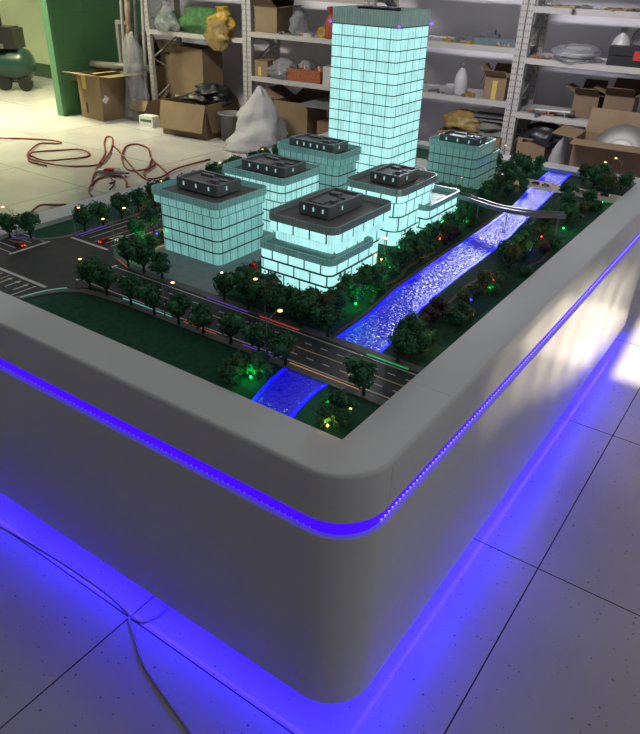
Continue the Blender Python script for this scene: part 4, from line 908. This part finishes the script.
hm_ = empty('hammer', SP(1.42, .655, .01), 'white-handled hammer lying on scraps on the lower right shelf', 'hammer', rz=SRZ)
MB().tube([(0, .17, 0), (0, -.15, .01)], .009, 8).build('handle', 'white_pl', hm_); MB().tube([(-.03, -.155, .01), (.04, -.155, .01)], .016, 10).build('head', 'metal', hm_)
scraps(1.15, 1.72, .613, .05, .20, 14, 'around the hammer', 8, ('grey_dk', 'metal', 'orange_net'), (.06, .2))
bb = carton(SP(1.44, 0, .02), SRZ, .26, .28, .40, 'cardboard box with a black bag on top under the lower right shelf', (None, None, None, None), 'card')
blob('black_bag', SP(1.50, .33, .16), .17, .21, .20, 'black', 'black bag heaped in the cardboard box under the lower right shelf', 'bag', 45, rough_=.35)
blob('grey_white_sack', SP(1.27, 0, .0), .12, .115, .46, 'white_bag', 'upright grey-white sack between two floor boxes at the right', 'sack', 46, [(.9, 0), (1, .2), (.98, .6), (.6, .85), (.2, 1)], rough_=.15)
bx = carton(SP(.52, 0, -.42), SRZ, .60, .40, .54, 'big cardboard box with open flaps holding a silver disc at the far right', (-2, 75, None, 5), 'card', extra=lambda r, w_, d_, h_: MB().tube([(-.001, w_*.50+.06*math.cos(a), .30+.10*math.sin(a)) for a in [2*PI*i/16 for i in range(17)]], .002, 5).build('stamp_outline', 'card_dark', r))
ds = empty('silver_disc', SP(.78, .42, -.16), 'large silver metal disc standing in the big cardboard box', 'metal disc', rz=SRZ)
Md = Matrix.Rotation(-1.15, 4, 'Y')
MB().lathe([(.05, 0), (.23, .004), (.235, .012), (.23, .018), (.12, .022), (.05, .02)], 40, M=Md).build('disc', 'metal', ds, True); MB().lathe([(.12, .024), (.10, .035), (.03, .036)], 30, M=Md).build('hub', 'shelf', ds)
# ------------------------------------------------------------------ compressor
cp = empty('air_compressor', (5.32, 9.12, 0), 'dark green wheeled air compressor by the yellow-green wall', 'air compressor', rz=0)
DA = Vector((.55, -.83, 0)).normalized()   # tank axis (towards the right in the photo)
def cpp(t, side, z): n_ = Vector((-DA.y, DA.x, 0)); return DA*t+n_*side+Vector((0, 0, z))
pts = [cpp(t, 0, .34) for t in (-1.0, -.96, -.86, .16, .24, .29, .31)]
MB().tube(pts, [.08, .16, .22, .22, .19, .12, .02], 24).build('tank', 'comp_green', cp, True)
for t in (.20, -.10):
    n_ = Vector((-DA.y, DA.x, 0)); c = cpp(t, -.13, .10)
    M = Matrix.Translation(c) @ Vector((0, 0, 1)).rotation_difference(n_).to_matrix().to_4x4()
    wh = MB().lathe([(.06, -.02), (.10, -.02), (.10, .02), (.06, .02)], 22, M=M).build('wheel', 'tyre', cp); MB().lathe([(.062, -.012), (.062, .012)], 18, M=M).build('wheel_hub', 'shelf_in', wh)
MB().tube([cpp(.20, -.13, .10), cpp(.20, .13, .10)], .012, 8).tube([cpp(.20, -.1, .1), cpp(.15, -.05, .2)], .02, 6).tube([cpp(-.10, -.1, .1), cpp(-.08, -.05, .2)], .02, 6).tube([cpp(.2, -.1, .12), cpp(-.1, -.1, .12)], .012, 6).build('wheel_frame', 'black', cp)
Mc = Matrix(((DA.x, -DA.y, 0, 0), (DA.y, DA.x, 0, 0), (0, 0, 1, 0), (0, 0, 0, 1)))
MB().box(-.55, .16, -.18, .18, .55, .80, M=Mc).box(-.50, .11, -.16, .16, .80, .82, M=Mc).build('motor_cover', 'black', cp)
MB().box(-.25, .02, -.24, -.18, .56, .62, M=Mc).tube([Mc @ Vector(q) for q in ((-.3, -.22, .58), (-.1, -.24, .63), (.0, -.2, .60))], .014, 6).build('valve_block', 'metal', cp)
MB().tube([Mc @ Vector(q) for q in ((-.2, 0, .80), (-.2, 0, 1.0), (-.1, 0, 1.02), (-.06, 0, .98), (-.06, 0, .82))], .014, 8).build('handle', 'black', cp)
# ------------------------------------------------------------------ hose, cables, glue gun
ha = [(3.33, 6.51), (3.487, 6.391), (3.612, 6.139), (3.638, 5.908), (3.60, 5.93), (3.469, 6.025), (3.2, 5.812), (3.069, 5.659), (3.03, 5.418), (3.05, 5.148), (3.182, 5.028), (3.338, 4.935), (3.62, 5.14), (3.901, 5.424), (4.14, 5.70), (4.10, 5.74), (3.95, 5.60), (3.633, 5.214), (3.216, 4.829), (2.93, 4.549), (2.836, 4.422)]
hb = [(3.338, 4.935), (3.182, 4.99), (3.128, 5.711)][2:]+[(3.083, 5.415), (3.217, 5.293), (3.427, 5.262), (3.536, 5.321), (3.562, 5.507), (3.444, 5.668), (3.264, 5.742), (3.128, 5.711), (2.99, 5.52), (2.98, 5.25)]
hc = [(2.645, 4.2), (2.72, 4.33), (2.828, 4.43), (3.0, 4.56), (3.12, 4.56), (3.184, 4.45), (3.10, 4.30), (3.0, 4.15), (3.2, 4.05), (3.5, 4.2), (3.80, 4.728), (4.06, 5.06), (4.134, 5.304), (3.968, 5.287), (3.612, 4.941), (3.40, 4.63), (3.42, 4.50), (3.523, 4.483), (3.804, 4.728), (3.646, 4.53), (3.40, 4.40), (3.303, 4.25), (3.40, 4.18), (3.7, 4.27), (4.18, 4.31)]
hd_ = [(3.96, 5.493), (3.80, 5.20), (3.631, 4.92), (3.334, 4.385), (3.25, 4.10)]
he = [(2.05, 4.18), (2.13, 4.24), (2.218, 4.271), (2.306, 4.227), (2.36, 4.15)]
def hose(P_, nm, m, r, label, cat, z=None, group=None, rise=.012):
    q = smooth_path([(x, y, (r if z is None else z)+rise*(i % 3)*.5) for i, (x, y) in enumerate(P_)], 7)
    return tag(MB().tube(q, r, 8).build(nm, m, None, True), label, cat, group)
hose([(2.7, 7.6), (3.0, 7.1)]+ha, 'air_hose', 'red_hose', .0085, 'red-brown air hose running in from the left and looping over the tiled floor', 'hose')
hose(hb, 'air_hose', 'red_hose', .0085, 'flat oval loop of red-brown hose at the left of the floor', 'hose')
hose(hc, 'air_hose', 'red_hose', .0085, 'tangled red-brown hose coils in front of the white sack', 'hose')
hose(hd_, 'air_hose', 'red_hose', .0085, 'red-brown hose length running across the coil towards the table', 'hose')
hose(he, 'air_hose', 'red_hose', .009, 'short bend of red-brown hose behind the left rim of the table', 'hose')
gg = empty('glue_gun', (3.17, 4.60, 0), 'white and red glue gun lying inside the hose loops', 'glue gun', rz=.2)
Mg = Matrix.Rotation(-1.2, 4, 'Z')
MB().tube([Mg @ Vector(q) for q in ((-.13, 0, .03), (-.08, 0, .032), (.05, 0, .032), (.10, 0, .03), (.15, 0, .028))], [.012, .025, .028, .022, .007], 12).build('barrel', 'white_pl', gg, True)
MB().tube([Mg @ Vector(q) for q in ((.0, 0, .03), (.03, .07, .02), (.04, .14, .018))], [.022, .02, .018], 10).build('grip', 'white_pl', gg, True)
MB().box(-.04, .05, -.028, .028, .045, .062, M=Mg).build('red_cover', 'red_pl', gg); MB().tube([Mg @ Vector(q) for q in ((.15, 0, .028), (.18, 0, .028))], .008, 8).build('nozzle', 'black', gg)
hose([(3.246, 4.484), (3.20, 4.42), (3.10, 4.50), (3.06, 4.40), (2.98, 4.38), (2.978, 4.306), (2.871, 4.245)], 'wavy_black_cord', 'black', .006, 'short black wavy cord beside the glue gun', 'cord')
cb = [(-.09, 1.75), (-.042, 1.393), (-.026, 1.20), (-.018, 1.0), (-.020, .85), (-.030, .765), (-.036, .735)]
hose(cb+[(-.030, .70), (-.013, .685), (.02, .672), (.06, .68), (.10, .72)], 'power_cable', 'cable', .0035, 'grey-white power cable along the floor below the left table face', 'cable', rise=0)
hose([(-.040, .741), (-.055, .72), (-.075, .68), (-.11, .62), (-.135, .56), (-.165, .45), (-.195, .338), (-.25, .2)], 'power_cable', 'cable', .0045, 'thicker grey-white power cable running from the table base towards the bottom edge', 'cable', rise=0)
